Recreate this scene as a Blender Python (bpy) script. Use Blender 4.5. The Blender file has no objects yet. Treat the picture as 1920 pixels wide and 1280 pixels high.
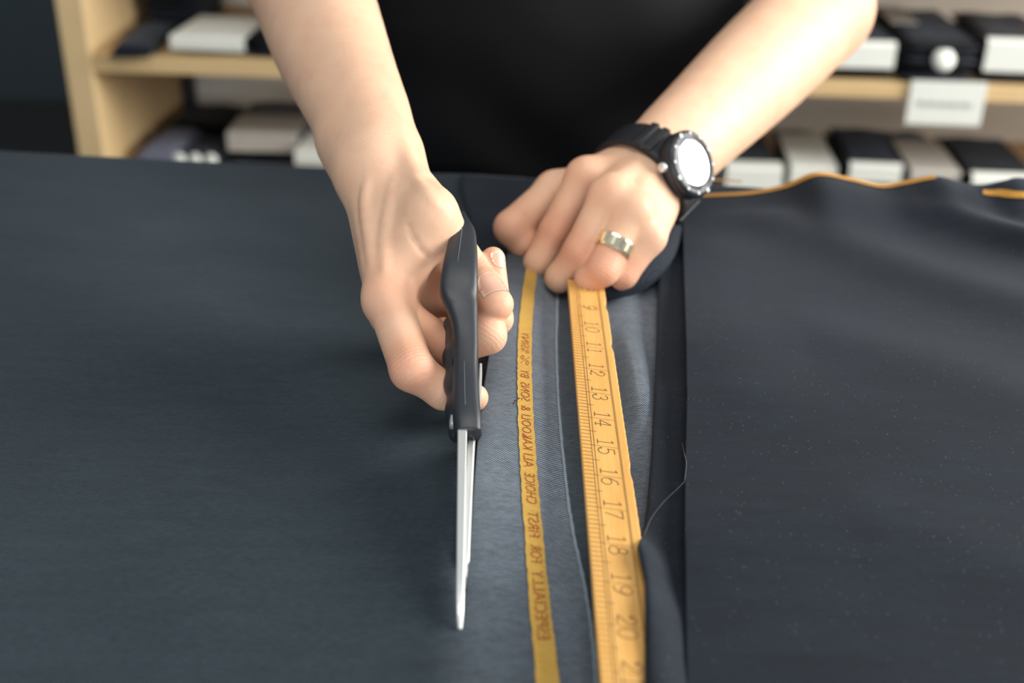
import bpy, bmesh, math, random
import numpy as np
from mathutils import Vector, Matrix

# ------------------------------------------------------------------ camera, world, lights, exposure
sc = bpy.context.scene
col = sc.collection
TZ = 0.90                       # table height
CAMH = 0.30                     # camera above the table
PITCH, ROLL, FPX = math.radians(27.0), math.radians(1.0), 2237.0

fw = np.array([0, math.cos(PITCH), -math.sin(PITCH)])
_r0 = np.array([1.0, 0, 0]); _u0 = np.cross(_r0, fw)
rt = math.cos(ROLL) * _r0 + math.sin(ROLL) * _u0
up = np.cross(rt, fw)
cam_d = bpy.data.cameras.new('camera')
cam_d.sensor_width = 36.0; cam_d.lens = 36.0 * FPX / 1920.0
cam_d.clip_start = 0.02; cam_d.clip_end = 50
cam_d.dof.use_dof = True; cam_d.dof.focus_distance = 0.565; cam_d.dof.aperture_fstop = 5.5
cam = bpy.data.objects.new('camera', cam_d); col.objects.link(cam)
cam.matrix_world = Matrix(((rt[0], up[0], -fw[0], 0), (rt[1], up[1], -fw[1], 0), (rt[2], up[2], -fw[2], TZ + CAMH), (0, 0, 0, 1)))
sc.camera = cam

w = bpy.data.worlds.new('world'); sc.world = w; w.use_nodes = True
bg = w.node_tree.nodes['Background']; bg.inputs[0].default_value = (0.80, 0.90, 1.0, 1); bg.inputs[1].default_value = 0.42

def area(name, loc, target, sx, sy, power, colr):
    l = bpy.data.lights.new(name, 'AREA'); l.shape = 'RECTANGLE'; l.size = sx; l.size_y = sy; l.energy = power; l.color = colr
    o = bpy.data.objects.new(name, l); col.objects.link(o); o.location = loc
    o.rotation_euler = (Vector(target) - Vector(loc)).to_track_quat('-Z', 'Y').to_euler()
    return o
area('window_daylight', (2.28, 0.85, 1.75), (0.0, 0.80, 1.35), 1.9, 1.5, 134, (1.0, 0.97, 0.92))
area('front_fill', (-0.3, -1.9, 1.25), (0.0, 2.4, 0.7), 2.2, 1.2, 36, (0.95, 0.98, 1.0))  # added fill from behind the camera, to brighten the shelf interior
area('overhead_fill', (0.2, 0.1, 3.0), (0.1, 0.8, 0.9), 1.6, 0.9, 22, (1.0, 0.96, 0.9))  # unseen overhead light, added to brighten the table from above

sc.view_settings.view_transform = 'Standard'; sc.view_settings.look = 'None'
sc.view_settings.gamma = 1.0; sc.view_settings.use_curve_mapping = False
sc.view_settings.exposure = 0.0

# ------------------------------------------------------------------ helpers
rng = random.Random(7); nrg = np.random.default_rng(5)

def ray(px, py): return fw + rt * (px - 960) / FPX - up * (py - 640) / FPX
def J(px, py, h):               # a point at height h over the table
    r = ray(px, py); t = (h - CAMH) / r[2]
    p = r * t; return np.array([p[0], p[1], h])
def Dp(px, py, d):              # a point at forward distance d
    r = ray(px, py); p = r * (d / r[1]); return np.array([p[0], d, CAMH + p[2]])
def W(p): return (float(p[0]), float(p[1]), float(p[2]) + TZ)

def put(name, me, mat, parent=None, kind=None):
    o = bpy.data.objects.new(name, me); col.objects.link(o)
    if mat is not None and len(me.materials) == 0: me.materials.append(mat)
    if parent is not None: o.parent = parent
    if kind: o['kind'] = kind
    return o
def empty(name, loc=(0, 0, 0), rz=0.0):
    o = bpy.data.objects.new(name, None); col.objects.link(o); o.location = loc; o.rotation_euler = (0, 0, rz)
    o.empty_display_size = 0.05
    return o
def tag(o, label, cat, group=None):
    o['label'] = label; o['category'] = cat
    if group: o['group'] = group
    return o
def mesh(name, verts, faces, smooth=False):
    me = bpy.data.meshes.new(name)
    me.from_pydata([tuple(map(float, v)) for v in verts], [], [tuple(map(int, f)) for f in faces]); me.update()
    if smooth: me.polygons.foreach_set('use_smooth', [True] * len(me.polygons))
    return me
def fast_mesh(name, V, Q, smooth=True):
    me = bpy.data.meshes.new(name)
    V = np.asarray(V, dtype=np.float32); Q = np.asarray(Q, dtype=np.int32); n = Q.shape[1]
    me.vertices.add(len(V)); me.vertices.foreach_set('co', V.ravel())
    me.loops.add(Q.size); me.loops.foreach_set('vertex_index', Q.ravel())
    me.polygons.add(len(Q)); me.polygons.foreach_set('loop_start', np.arange(0, Q.size, n, dtype=np.int32))
    me.polygons.foreach_set('use_smooth', np.full(len(Q), smooth)); me.update(calc_edges=True); me.validate()
    return me
def box_mesh(name, lo, hi, bev=0.0, seg=2, xf=None):
    bm = bmesh.new(); bmesh.ops.create_cube(bm, size=1.0)
    for v in bm.verts:
        v.co = Vector([lo[i] + (v.co[i] + 0.5) * (hi[i] - lo[i]) for i in range(3)])
    if bev > 0: bmesh.ops.bevel(bm, geom=bm.edges[:], offset=bev, segments=seg, affect='EDGES', profile=0.7)
    if xf is not None: bm.transform(xf)
    me = bpy.data.meshes.new(name); bm.to_mesh(me); bm.free(); return me
def tube_mesh(name, pts, r, n=8, closed=False):
    P = [Vector(p) for p in pts]; V = []; Fc = []
    m = len(P)
    for i, p in enumerate(P):
        t = (P[(i + 1) % m] - P[i - 1]) if closed else (P[min(i + 1, m - 1)] - P[max(i - 1, 0)])
        t.normalize()
        a = t.cross(Vector((0, 0, 1)))
        if a.length < 1e-4: a = t.cross(Vector((0, 1, 0)))
        a.normalize(); b = a.cross(t)
        rr = r[i] if hasattr(r, '__len__') else r
        for k in range(n):
            c = 2 * math.pi * k / n; V.append(p + a * math.cos(c) * rr + b * math.sin(c) * rr)
    for i in range(m if closed else m - 1):
        for k in range(n):
            j = (i + 1) % m
            Fc.append((i * n + k, i * n + (k + 1) % n, j * n + (k + 1) % n, j * n + k))
    if not closed: Fc.append(tuple(range(n))[::-1]); Fc.append(tuple((m - 1) * n + k for k in range(n)))
    return mesh(name, V, Fc, True)
def lathe_mesh(name, prof, n, frame, smooth=True):     # prof: (radius, height) ; frame: 4x4
    V = []; Fc = []
    for (r, z) in prof:
        for k in range(n):
            a = 2 * math.pi * k / n; V.append(frame @ Vector((r * math.cos(a), r * math.sin(a), z)))
    m = len(prof)
    for i in range(m - 1):
        for k in range(n):
            Fc.append((i * n + k, i * n + (k + 1) % n, (i + 1) * n + (k + 1) % n, (i + 1) * n + k))
    Fc.append(tuple((m - 1) * n + k for k in range(n)))
    return mesh(name, V, Fc, smooth)
def catmull(pts, n):
    P = np.array(pts, float); P = np.vstack([2 * P[0] - P[1], P, 2 * P[-1] - P[-2]]); out = []
    for i in range(1, len(P) - 2):
        for t in np.linspace(0, 1, n, endpoint=False):
            a, b, c, d = P[i - 1], P[i], P[i + 1], P[i + 2]
            out.append(0.5 * ((2 * b) + (c - a) * t + (2 * a - 5 * b + 4 * c - d) * t * t + (3 * b - a - 3 * c + d) * t ** 3))
    out.append(P[-2]); return np.array(out)

# ------------------------------------------------------------------ materials
def srgb(r, g, b):
    f = lambda c: (c / 255 / 12.92) if c / 255 <= 0.04045 else ((c / 255 + 0.055) / 1.055) ** 2.4
    return (f(r), f(g), f(b), 1)
class NT:
    def __init__(s, name):
        s.m = bpy.data.materials.new(name); s.m.use_nodes = True; s.t = s.m.node_tree
        s.b = s.t.nodes['Principled BSDF']
    def n(s, typ, **kw):
        o = s.t.nodes.new(typ)
        for k, v in kw.items(): setattr(o, k, v)
        return o
    def l(s, a, b): s.t.links.new(a, b)
    def val(s, sock, v):
        if isinstance(v, bpy.types.NodeSocket): s.l(v, sock)
        else: sock.default_value = v
    def coord(s): return s.n('ShaderNodeTexCoord').outputs['Object']
    def noise(s, scale, detail=4, rough=0.55, vec=None):
        o = s.n('ShaderNodeTexNoise'); o.inputs['Scale'].default_value = scale; o.inputs['Detail'].default_value = detail; o.inputs['Roughness'].default_value = rough
        s.l(vec or s.coord(), o.inputs['Vector']); return o.outputs['Fac']
    def ramp(s, f, p0, p1, c0=(0, 0, 0, 1), c1=(1, 1, 1, 1)):
        o = s.n('ShaderNodeValToRGB'); e = o.color_ramp.elements; e[0].position = p0; e[1].position = p1; e[0].color = c0; e[1].color = c1
        s.l(f, o.inputs[0]); return o.outputs[0]
    def mix(s, f, a, b, mode='MIX'):
        o = s.n('ShaderNodeMix', data_type='RGBA', blend_type=mode); s.val(o.inputs[0], f); s.val(o.inputs[6], a); s.val(o.inputs[7], b); return o.outputs[2]
    def math(s, op, a, b=0.0):
        o = s.n('ShaderNodeMath', operation=op); s.val(o.inputs[0], a); s.val(o.inputs[1], b); return o.outputs[0]
    def scalevec(s, v, sx, sy, sz, rot=(0, 0, 0)):
        o = s.n('ShaderNodeMapping'); o.inputs['Scale'].default_value = (sx, sy, sz); o.inputs['Rotation'].default_value = rot; s.l(v, o.inputs['Vector']); return o.outputs[0]
    def bump(s, h, strength=0.3, dist=0.001):
        o = s.n('ShaderNodeBump'); o.inputs['Strength'].default_value = strength; o.inputs['Distance'].default_value = dist
        s.l(h, o.inputs['Height']); s.l(o.outputs[0], s.b.inputs['Normal'])
    def p(s, **kw):
        for k, v in kw.items(): s.val(s.b.inputs[k.replace('_', ' ')], v)
        return s.m

def mat_plain(name, c, rough=0.6, metal=0.0, var=0.08, scale=30, **kw):
    t = NT(name); f = t.noise(scale)
    a = tuple(x * (1 - var) for x in c[:3]) + (1,); b = tuple(min(1, x * (1 + var)) for x in c[:3]) + (1,)
    t.p(Base_Color=t.mix(f, a, b), Roughness=rough, Metallic=metal, **kw); return t.m

def mat_cloth(name, dark, light, period=0.0010, mottling=0.35, specks=0.0, edge=None, sheen=0.25, bump=0.35):
    t = NT(name); co = t.coord()
    k = 2 * math.pi / period
    def band(rot, per):
        sv = t.scalevec(co, 1, 1, 1, (0, 0, rot)); sp = t.n('ShaderNodeSeparateXYZ'); t.l(sv, sp.inputs[0])
        return t.math('SINE', t.math('MULTIPLY', sp.outputs[0], 2 * math.pi / per))
    b1 = band(math.radians(38), period); b2 = band(math.radians(-52), period * 1.15)
    wv = t.math('ADD', t.math('MULTIPLY', t.math('ADD', t.math('MULTIPLY', b1, 0.68), t.math('MULTIPLY', b2, 0.58)), 0.42), 0.5)
    n1 = t.noise(1.0, 3, 0.65, t.scalevec(co, 260, 900, 400))
    wv = t.math('ADD', t.math('MULTIPLY', wv, 0.62), t.math('MULTIPLY', n1, 0.38))
    streak = t.noise(1.0, 3, 0.6, t.scalevec(co, 30, 130, 40)); blot = t.noise(7, 3, 0.55)
    var = t.math('ADD', t.math('MULTIPLY', streak, 0.5), t.math('MULTIPLY', blot, 0.5))
    basecol = t.mix(t.ramp(wv, 0.28, 0.82), dark, light)
    if edge is not None:                                   # paler open weave along the selvedge, with light and shade painted in
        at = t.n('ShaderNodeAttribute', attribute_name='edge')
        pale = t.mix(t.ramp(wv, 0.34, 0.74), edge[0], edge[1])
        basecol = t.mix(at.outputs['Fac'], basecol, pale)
    mot = t.mix(t.ramp(var, 0.33, 0.67), (1 - mottling,) * 3 + (1,), (1 + mottling * 0.6,) * 3 + (1,))
    basecol = t.mix(1.0, basecol, mot, 'MULTIPLY')
    if specks > 0:
        vo = t.n('ShaderNodeTexVoronoi'); vo.inputs['Scale'].default_value = 700; t.l(t.scalevec(co, 1, 0.6, 1, (0, 0, 0.6)), vo.inputs['Vector'])
        sel = t.math('MULTIPLY', t.math('LESS_THAN', vo.outputs['Distance'], 0.22), t.math('GREATER_THAN', t.noise(330, 1), 0.62))
        basecol = t.mix(t.math('MULTIPLY', sel, specks), basecol, srgb(120, 132, 140))
    t.bump(wv, bump, period * 0.35)
    t.p(Base_Color=basecol, Roughness=0.85, Sheen_Weight=sheen, Sheen_Roughness=0.45, Specular_IOR_Level=0.25)
    t.b.inputs['Sheen Tint'].default_value = (0.72, 0.84, 1.0, 1)
    return t.m

def mat_wood(name, c0, c1, ax=0, rough=0.5, scale=1.0, coat=0.0):
    t = NT(name); co = t.coord(); s = [9 * scale, 9 * scale, 9 * scale]; s[ax] = 0.7 * scale
    n = t.noise(6, 5, 0.6, t.scalevec(co, *s)); n2 = t.noise(40, 3, 0.5, t.scalevec(co, *s))
    f = t.math('ADD', t.math('MULTIPLY', n, 0.7), t.math('MULTIPLY', n2, 0.3))
    t.p(Base_Color=t.mix(t.ramp(f, 0.3, 0.7), c0, c1), Roughness=rough, Coat_Weight=coat); t.bump(n2, 0.08, 0.0006); return t.m

def mat_skin():
    t = NT('skin'); at = t.n('ShaderNodeAttribute', attribute_name='flush')
    base = t.mix(t.noise(38, 4, 0.6), srgb(212, 168, 137), srgb(231, 193, 163))
    base = t.mix(t.math('MULTIPLY', t.ramp(t.noise(90, 3), 0.52, 0.72), 0.35), base, srgb(216, 158, 134))
    base = t.mix(t.math('MULTIPLY', at.outputs['Fac'], 0.6), base, srgb(212, 136, 108))
    fine = t.noise(1300, 3, 0.65); mid = t.noise(260, 3, 0.6)
    h = t.math('ADD', t.math('MULTIPLY', fine, 0.45), t.math('MULTIPLY', mid, 0.55))
    wc = t.n('ShaderNodeAttribute', attribute_name='wcoord'); ww = t.n('ShaderNodeAttribute', attribute_name='wweight')
    ripple = t.math('POWER', t.math('ABSOLUTE', t.math('SINE', t.math('ADD', t.math('MULTIPLY', wc.outputs['Fac'], 1500.0), t.math('MULTIPLY', mid, 5.0)))), 0.6)
    h = t.math('ADD', h, t.math('MULTIPLY', t.math('MULTIPLY', ripple, ww.outputs['Fac']), 1.1))
    t.bump(h, 0.40, 0.0006)
    t.p(Base_Color=base, Roughness=t.math('ADD', t.math('MULTIPLY', mid, 0.2), 0.4), Specular_IOR_Level=0.4, Subsurface_Weight=0.35, Subsurface_Scale=0.004)
    t.b.inputs['Subsurface Radius'].default_value = (1.0, 0.38, 0.22); return t.m

M = dict(
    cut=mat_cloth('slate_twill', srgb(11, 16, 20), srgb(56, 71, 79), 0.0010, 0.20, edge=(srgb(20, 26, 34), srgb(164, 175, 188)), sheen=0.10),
    navy=mat_cloth('navy_twill', srgb(7, 11, 17), srgb(27, 39, 52), 0.0008, 0.38, specks=0.2, sheen=0.07),
    gold=mat_cloth('gold_selvedge', srgb(160, 120, 46), srgb(216, 178, 90), 0.0011, 0.12, sheen=0.1),
    orange=mat_cloth('orange_selvedge', srgb(150, 104, 34), srgb(214, 160, 66), 0.0011, 0.12, sheen=0.1),
    print=mat_plain('red_brown_print', srgb(150, 60, 26), 0.8),
    chalk=mat_plain('chalk', srgb(132, 146, 156), 0.95, var=0.3, scale=900),
    ruler=mat_wood('yellow_boxwood', srgb(198, 144, 70), srgb(217, 170, 98), 1, 0.45, 3.0, 0.1),
    ink=mat_plain('ruler_ink', srgb(84, 60, 34), 0.6),
    plastic=mat_plain('charcoal_plastic', srgb(37, 41, 46), 0.42, var=0.05, scale=200, Specular_IOR_Level=0.45),
    steel=mat_plain('brushed_steel', srgb(218, 221, 218), 0.38, 0.75, var=0.06, scale=120),
    skin=mat_skin(),
    nail=mat_plain('nail', srgb(220, 168, 146), 0.36, var=0.04, scale=300, Subsurface_Weight=0.35, Subsurface_Scale=0.004),
    nailtip=mat_plain('nail_tip', srgb(228, 196, 172), 0.35),
    shirt=mat_cloth('black_jersey', srgb(6, 7, 9), srgb(13, 15, 18), 0.0009, 0.15, sheen=0.05, bump=0.2),
    trousers=mat_cloth('dark_trousers', srgb(20, 22, 28), srgb(32, 36, 44), 0.001, 0.2, sheen=0.05),
    hair=mat_plain('brown_hair', srgb(48, 34, 26), 0.6, var=0.4, scale=160),
    shoe=mat_plain('black_leather', srgb(18, 17, 17), 0.4),
    rubber=mat_plain('black_rubber', srgb(22, 25, 29), 0.5),
    dial=mat_plain('white_dial', srgb(235, 238, 236), 0.5, var=0.01),
    markings=mat_plain('bezel_marking', srgb(196, 202, 202), 0.5),
    ring=mat_plain('pale_gold', srgb(240, 228, 196), 0.20, 0.95, var=0.02),
    birch=mat_wood('birch_ply', srgb(202, 170, 120), srgb(222, 192, 144), 0, 0.55),
    birchv=mat_wood('birch_panel', srgb(206, 176, 128), srgb(226, 198, 152), 2, 0.55),
    backp=mat_plain('back_board', srgb(244, 241, 232), 0.7, var=0.04, scale=5),
    post=mat_plain('dark_post', srgb(38, 42, 48), 0.5),
    card=mat_plain('white_card', srgb(224, 226, 218), 0.7, var=0.03),
    greycard=mat_plain('grey_card', srgb(176, 172, 164), 0.7, var=0.06),
    scrawl=mat_plain('grey_scrawl', srgb(140, 150, 150), 0.8),
    wall=mat_plain('dark_wall', srgb(66, 77, 82), 0.8, var=0.12, scale=2),
    wallw=mat_plain('pale_wall', srgb(190, 188, 180), 0.85, var=0.04, scale=2),
    floor=mat_plain('dark_floor', srgb(58, 56, 54), 0.6, var=0.15, scale=4),
    table=mat_wood('table_wood', srgb(70, 52, 38), srgb(96, 74, 54), 0, 0.5),
    thread=mat_plain('pale_thread', srgb(82, 92, 100), 0.8),
    dthread=mat_plain('dark_thread', srgb(14, 16, 20), 0.8),
)
g = NT('watch_glass'); g.p(Base_Color=(1, 1, 1, 1), Roughness=0.04, Transmission_Weight=1.0, IOR=1.5); M['glass'] = g.m
for nm, c in dict(c_navy=(26, 31, 42), c_black=(18, 20, 25), c_char=(44, 47, 54), c_lav=(112, 116, 136), c_brown=(50, 44, 44), c_slate=(54, 66, 80), c_grey=(96, 100, 106)).items():
    M[nm] = mat_cloth('swatch_' + nm[2:], tuple(x * 0.75 for x in srgb(*c)[:3]) + (1,), srgb(*c), 0.002, 0.2, sheen=0.1)

# ------------------------------------------------------------------ the room
def struct(name, lo, hi, mat, parent=None):
    o = put(name, box_mesh(name, lo, hi), mat, parent)
    if parent is None: o['kind'] = 'structure'
    return o
struct('floor', (-3.2, -2.0, -0.1), (2.4, 4.3, 0.0), M['floor'])
struct('wall_back', (-3.2, 4.2, 0.0), (2.4, 4.3, 3.2), M['wall'])
struct('wall_left', (-3.3, -2.0, 0.0), (-3.2, 4.3, 3.2), M['wall'])
wr = empty('wall_right', (2.4, 0, 0)); wr['kind'] = 'structure'
for nm, lo, hi in (('wall_below_window', (0, -2.0, 0), (0.12, 4.3, 0.86)), ('wall_above_window', (0, -2.0, 2.62), (0.12, 4.3, 3.2)),
                   ('wall_pier', (0, -2.0, 0.86), (0.12, -0.22, 2.62)), ('wall_pier', (0, 1.92, 0.86), (0.12, 4.3, 2.62))):
    put(nm, box_mesh(nm, lo, hi), M['wallw'], wr)
win = empty('window_1', (2.4, 0.85, 0.86)); win['kind'] = 'structure'
for lo, hi in (((0.02, -1.07, 0), (0.1, 1.07, 0.06)), ((0.02, -1.07, 1.70), (0.1, 1.07, 1.76)), ((0.02, -1.07, 0.06), (0.1, -1.01, 1.70)), ((0.02, 1.01, 0.06), (0.1, 1.07, 1.70)), ((0.03, -0.03, 0.06), (0.09, 0.03, 1.70))):
    put('window_frame', box_mesh('window_frame', lo, hi, 0.006), M['card'], win)

# ------------------------------------------------------------------ cutting table
EDGE0, EDGES = 0.853, -0.105                        # far edge of the table: y = EDGE0 + EDGES * x
ta = math.atan(EDGES)
tb = empty('cutting_table', (0, EDGE0, 0), ta)
tag(tb, 'wooden cutting table under the dark suiting cloths', 'table')
put('table_top', box_mesh('table_top', (-1.15, -0.93, TZ - 0.045), (1.15, -0.012, TZ - 0.002), 0.004), M['table'], tb)
for x in (-1.05, 1.05):
    for y in (-0.85, -0.10):
        put('leg', box_mesh('leg', (x - 0.035, y - 0.035, 0), (x + 0.035, y + 0.035, TZ - 0.045), 0.004), M['table'], tb)
for y in (-0.85, -0.10):
    put('apron', box_mesh('apron', (-1.015, y - 0.012, TZ - 0.13), (1.015, y + 0.012, TZ - 0.0455), 0.002), M['table'], tb)

# ------------------------------------------------------------------ shelving unit behind the tailor
SY0, SY1 = 2.0, 2.46
SH = (0.255, 0.480, 0.705, 0.930, 1.155)
xl = Dp(100, 0, SY0)[0]
xl = float(Dp(126, 150, SY0)[0])
XR = 1.75
KS = 0.063                                           # the unit stands slightly askew, its right end nearer
su = empty('shelving_unit', (xl, SY0, 0), -KS); tag(su, 'pale wooden shelving unit behind the tailor, filled with swatch books', 'shelves')
put('side_panel', box_mesh('side_panel', (0, 0, 0), (0.045, 0.47, 1.5), 0.002), M['birchv'], su)
put('side_panel', box_mesh('side_panel', (XR - xl, 0, 0), (XR - xl + 0.045, 0.47, 1.5), 0.002), M['birchv'], su)
for i, z in enumerate(SH + (1.46,)):
    put('shelf_board', box_mesh('shelf_board', (0.046, 0.004, z - 0.026), (XR - xl - 0.001, 0.455, z), 0.0015), M['birch'], su)
put('shelf_board', box_mesh('shelf_board', (0.046, 0.004, 0.03), (XR - xl - 0.001, 0.455, 0.056), 0.0015), M['birch'], su)
put('back_panel', box_mesh('back_panel', (0.046, 0.456, 0.0), (XR - xl - 0.001, 0.468, 1.5)), M['backp'], su)
xp = float(Dp(330, 190, SY1 - 0.02)[0]) - xl
for i in range(len(SH) - 1):
    put('bracket_post', box_mesh('bracket_post', (xp - 0.014, 0.425, SH[i] + 0.0005), (xp + 0.014, 0.455, SH[i + 1] - 0.0265), 0.002), M['post'], su)

def swatch_book(label, px0, px1, shelf, yf, dep, hgt, cloth, rot=0.0, labelspec=None, leaves=5, top=None, tag_dot=None, tilt=0.0):
    """a bundle of cloth leaves lying on a shelf; px0..px1 its width as seen, yf its front"""
    z = SH[shelf]
    py = 150 if shelf == 2 else 310
    def sx(px):
        X = 0.0
        for _ in range(4): X = float(Dp(px, py, yf - KS * (X - xl))[0])
        return X
    x0 = max(sx(px0), xl + 0.064 + abs(rot) * dep + (yf - SY0) * KS); x1 = sx(px1); wd = x1 - x0; xm = (x0 + x1) / 2
    root = empty('swatch_book', (xm, yf - KS * (xm - xl), z + 0.0005), rot - KS)
    r = random.Random(int(px0 * 7 + shelf)); t = hgt / leaves
    zz = 0.0
    for i in range(leaves):
        a = r.uniform(-0.006, 0.006); b = r.uniform(-0.006, 0.010); ww = wd * r.uniform(0.93, 1.0)
        # a folded leaf: rounded fold at the front, sagging a little
        V = []; Fc = []; nx, ny = 7, 7
        for s in (0, 1):
            for iy in range(ny):
                for ix in range(nx):
                    u = ix / (nx - 1); v = iy / (ny - 1)
                    inset = 0.0 if s else 0.0
                    X = (u - 0.5) * ww + a; Y = b + v * dep
                    edge = min(1.0, min(v, 1 - v) * 8 + 0.35) * min(1.0, min(u, 1 - u) * 10 + 0.6)
                    zc = zz + t * 0.5 + tilt * v * dep * 0.0
                    Z = zc + (0.5 if s else -0.5) * t * 0.94 * edge + (0.0014 * math.sin(9 * u + i + px0) if i else 0.0012)
                    V.append((X, Y, max(Z, 0.0)))
        o = nx * ny
        for iy in range(ny - 1):
            for ix in range(nx - 1):
                q = iy * nx + ix
                Fc.append((q + o, q + 1 + o, q + nx + 1 + o, q + nx + o)); Fc.append((q, q + nx, q + nx + 1, q + 1))
        bd = [ix for ix in range(nx)] + [iy * nx + nx - 1 for iy in range(1, ny)] + [(ny - 1) * nx + ix for ix in range(nx - 2, -1, -1)] + [iy * nx for iy in range(ny - 2, 0, -1)]
        for k in range(len(bd)):
            p, q = bd[k], bd[(k + 1) % len(bd)]; Fc.append((p, q, q + o, p + o))
        put('cloth_leaf', mesh('cloth_leaf', V, Fc, True), M[cloth] if (i % 2 == 0 or r.random() < 0.5) else M['c_black'], root)
        zz += t
    if labelspec:                                        # a card strip folded over the front of the bundle: (u0, u1, drop, reach, material)
        u0, u1, drop, reach, mt = labelspec
        xa, xb = (u0 - 0.5) * wd, (u1 - 0.5) * wd; zt = hgt + 0.004; yfr = -0.010
        prof = [(yfr, hgt - drop), (yfr, zt - 0.004), (yfr + 0.004, zt), (reach, zt + 0.001)]
        V = []; th = 0.0012
        for (yy, zq) in prof:
            for xx in (xa, xb): V.append((xx, yy, zq))
        for (yy, zq) in prof:
            for xx in (xa, xb): V.append((xx, yy + (th if yy <= yfr + 0.001 else 0), zq - th))
        Fc = []
        for k in range(3):
            q = 2 * k; Fc.append((q, q + 1, q + 3, q + 2)); Fc.append((q + 8, q + 10, q + 11, q + 9))
            Fc.append((q, q + 2, q + 10, q + 8)); Fc.append((q + 1, q + 9, q + 11, q + 3))
        Fc += [(0, 8, 9, 1), (6, 7, 15, 14)]
        put('label_card', mesh('label_card', V, Fc), M[mt], root)
    if top:                                              # a card lying on top: (u0, u1, v0, v1, material)
        u0, u1, v0, v1, mt = top
        put('cover_card', box_mesh('cover_card', ((u0 - 0.5) * wd, v0 * dep, hgt + 0.003), ((u1 - 0.5) * wd, v1 * dep, hgt + 0.0055), 0.0006), M[mt], root)
    if tag_dot:
        u, zf, rr = tag_dot
        fr = Matrix.Translation(((u - 0.5) * wd, -0.009, zf)) @ Matrix.Rotation(math.radians(70), 4, 'X')
        put('round_tag', lathe_mesh('round_tag', [(0.0005, -0.001), (rr, -0.001), (rr, 0.001), (0.0005, 0.001)], 20, fr), M['card'], root)
    tag(root, label, 'swatch book', 'swatch books on the shelves')
    return root

# upper shelf in view, left of the tailor
swatch_book('thin black swatch book overhanging the left end of the upper shelf', 172, 285, 2, 1.985, 0.20, 0.020, 'c_navy', 0.10, None, 3)
swatch_book('thick navy swatch book with grey cover card behind the thin black one', 225, 385, 2, 2.205, 0.18, 0.085, 'c_navy', 0.03, None, 6, top=(0.08, 0.92, 0.05, 0.9, 'greycard'))
swatch_book('swatch book with white card cover beside the tailor\'s right forearm', 330, 468, 2, 2.03, 0.17, 0.030, 'c_char', -0.03, (0.0, 1.0, 0.018, 0.15, 'card'), 3)
swatch_book('dark blue swatch book half hidden by the tailor\'s right forearm', 478, 610, 2, 2.03, 0.28, 0.048, 'c_navy', 0.0, None, 5, top=(0.1, 0.5, 0.5, 0.9, 'c_slate'))
# lower shelf, left
swatch_book('pale lavender folded cloth at the left end of the lower shelf', 205, 322, 1, 2.05, 0.17, 0.045, 'c_lav', -0.05, None, 1)
swatch_book('black swatch pile on the lower shelf beside lavender cloth', 318, 430, 1, 2.24, 0.15, 0.040, 'c_black', 0.0, None, 6)
swatch_book('low dark swatch book with three round white tags', 332, 404, 1, 2.03, 0.15, 0.040, 'c_navy', 0.0, None, 3)
swatch_book('swatch book with pale grey card front on the lower left shelf', 428, 570, 1, 2.10, 0.22, 0.070, 'c_grey', 0.04, (0.04, 0.96, 0.03, 0.10, 'greycard'), 5)
swatch_book('swatch book with white card at the tailor\'s right wrist', 556, 690, 1, 2.05, 0.20, 0.055, 'c_char', -0.02, (0.0, 0.9, 0.02, 0.11, 'card'), 4)
# upper shelf, right
swatch_book('black swatch book with wide white front label beside the left elbow', 1548, 1674, 2, 2.015, 0.24, 0.058, 'c_black', 0.03, (0.05, 0.96, 0.036, 0.004, 'card'), 5, top=(0.2, 0.8, 0.6, 0.9, 'c_brown'))
swatch_book('charcoal swatch pile with small white oval tag above the hanging card', 1690, 1824, 2, 2.01, 0.30, 0.062, 'c_char', 0.0, None, 6, top=(0.02, 0.42, 0.45, 0.9, 'greycard'), tag_dot=(0.52, 0.040, 0.018))
swatch_book('dark brown swatch book with white label at the right end of the upper shelf', 1836, 1980, 2, 2.02, 0.24, 0.068, 'c_brown', -0.02, (0.0, 1.0, 0.046, 0.004, 'card'), 5)
# lower shelf, right
swatch_book('black swatch book with broad white label nearest the wristwatch', 1358, 1472, 1, 2.03, 0.24, 0.064, 'c_black', 0.03, (0.03, 0.97, 0.046, 0.020, 'card'), 4)
swatch_book('swatch book covered in white card between two black ones', 1482, 1570, 1, 2.05, 0.24, 0.062, 'c_grey', 0.0, (0.0, 1.0, 0.035, 0.18, 'card'), 4)
swatch_book('navy swatch book with narrow white label on the lower right shelf', 1582, 1694, 1, 2.035, 0.24, 0.074, 'c_navy', -0.03, (0.1, 0.97, 0.026, 0.004, 'card'), 5)
swatch_book('light grey card-covered swatch book on the lower right shelf', 1708, 1802, 1, 2.04, 0.24, 0.066, 'c_grey', -0.01, (0.0, 1.0, 0.03, 0.16, 'greycard'), 4)
swatch_book('black swatch book with large white label at the lower right corner', 1822, 1965, 1, 2.02, 0.24, 0.068, 'c_black', 0.01, (0.02, 1.0, 0.050, 0.008, 'card'), 5)
# three round white tags showing just over the table edge belong to the low book
_low = [o for o in col.objects if o.get('label', '').startswith('low dark swatch book')][0]
for px in (338, 368, 398):
    q = Dp(px, 298, 2.012) ; lx = q[0] - _low.location[0]; lz = q[2] + TZ - _low.location[2]
    put('round_tag', lathe_mesh('round_tag', [(0.0005, -0.001), (0.012, -0.001), (0.012, 0.001), (0.0005, 0.001)], 18, Matrix.Translation((lx, -0.012, max(lz, 0.014))) @ Matrix.Rotation(math.radians(80), 4, 'X')), M['card'], _low)

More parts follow.
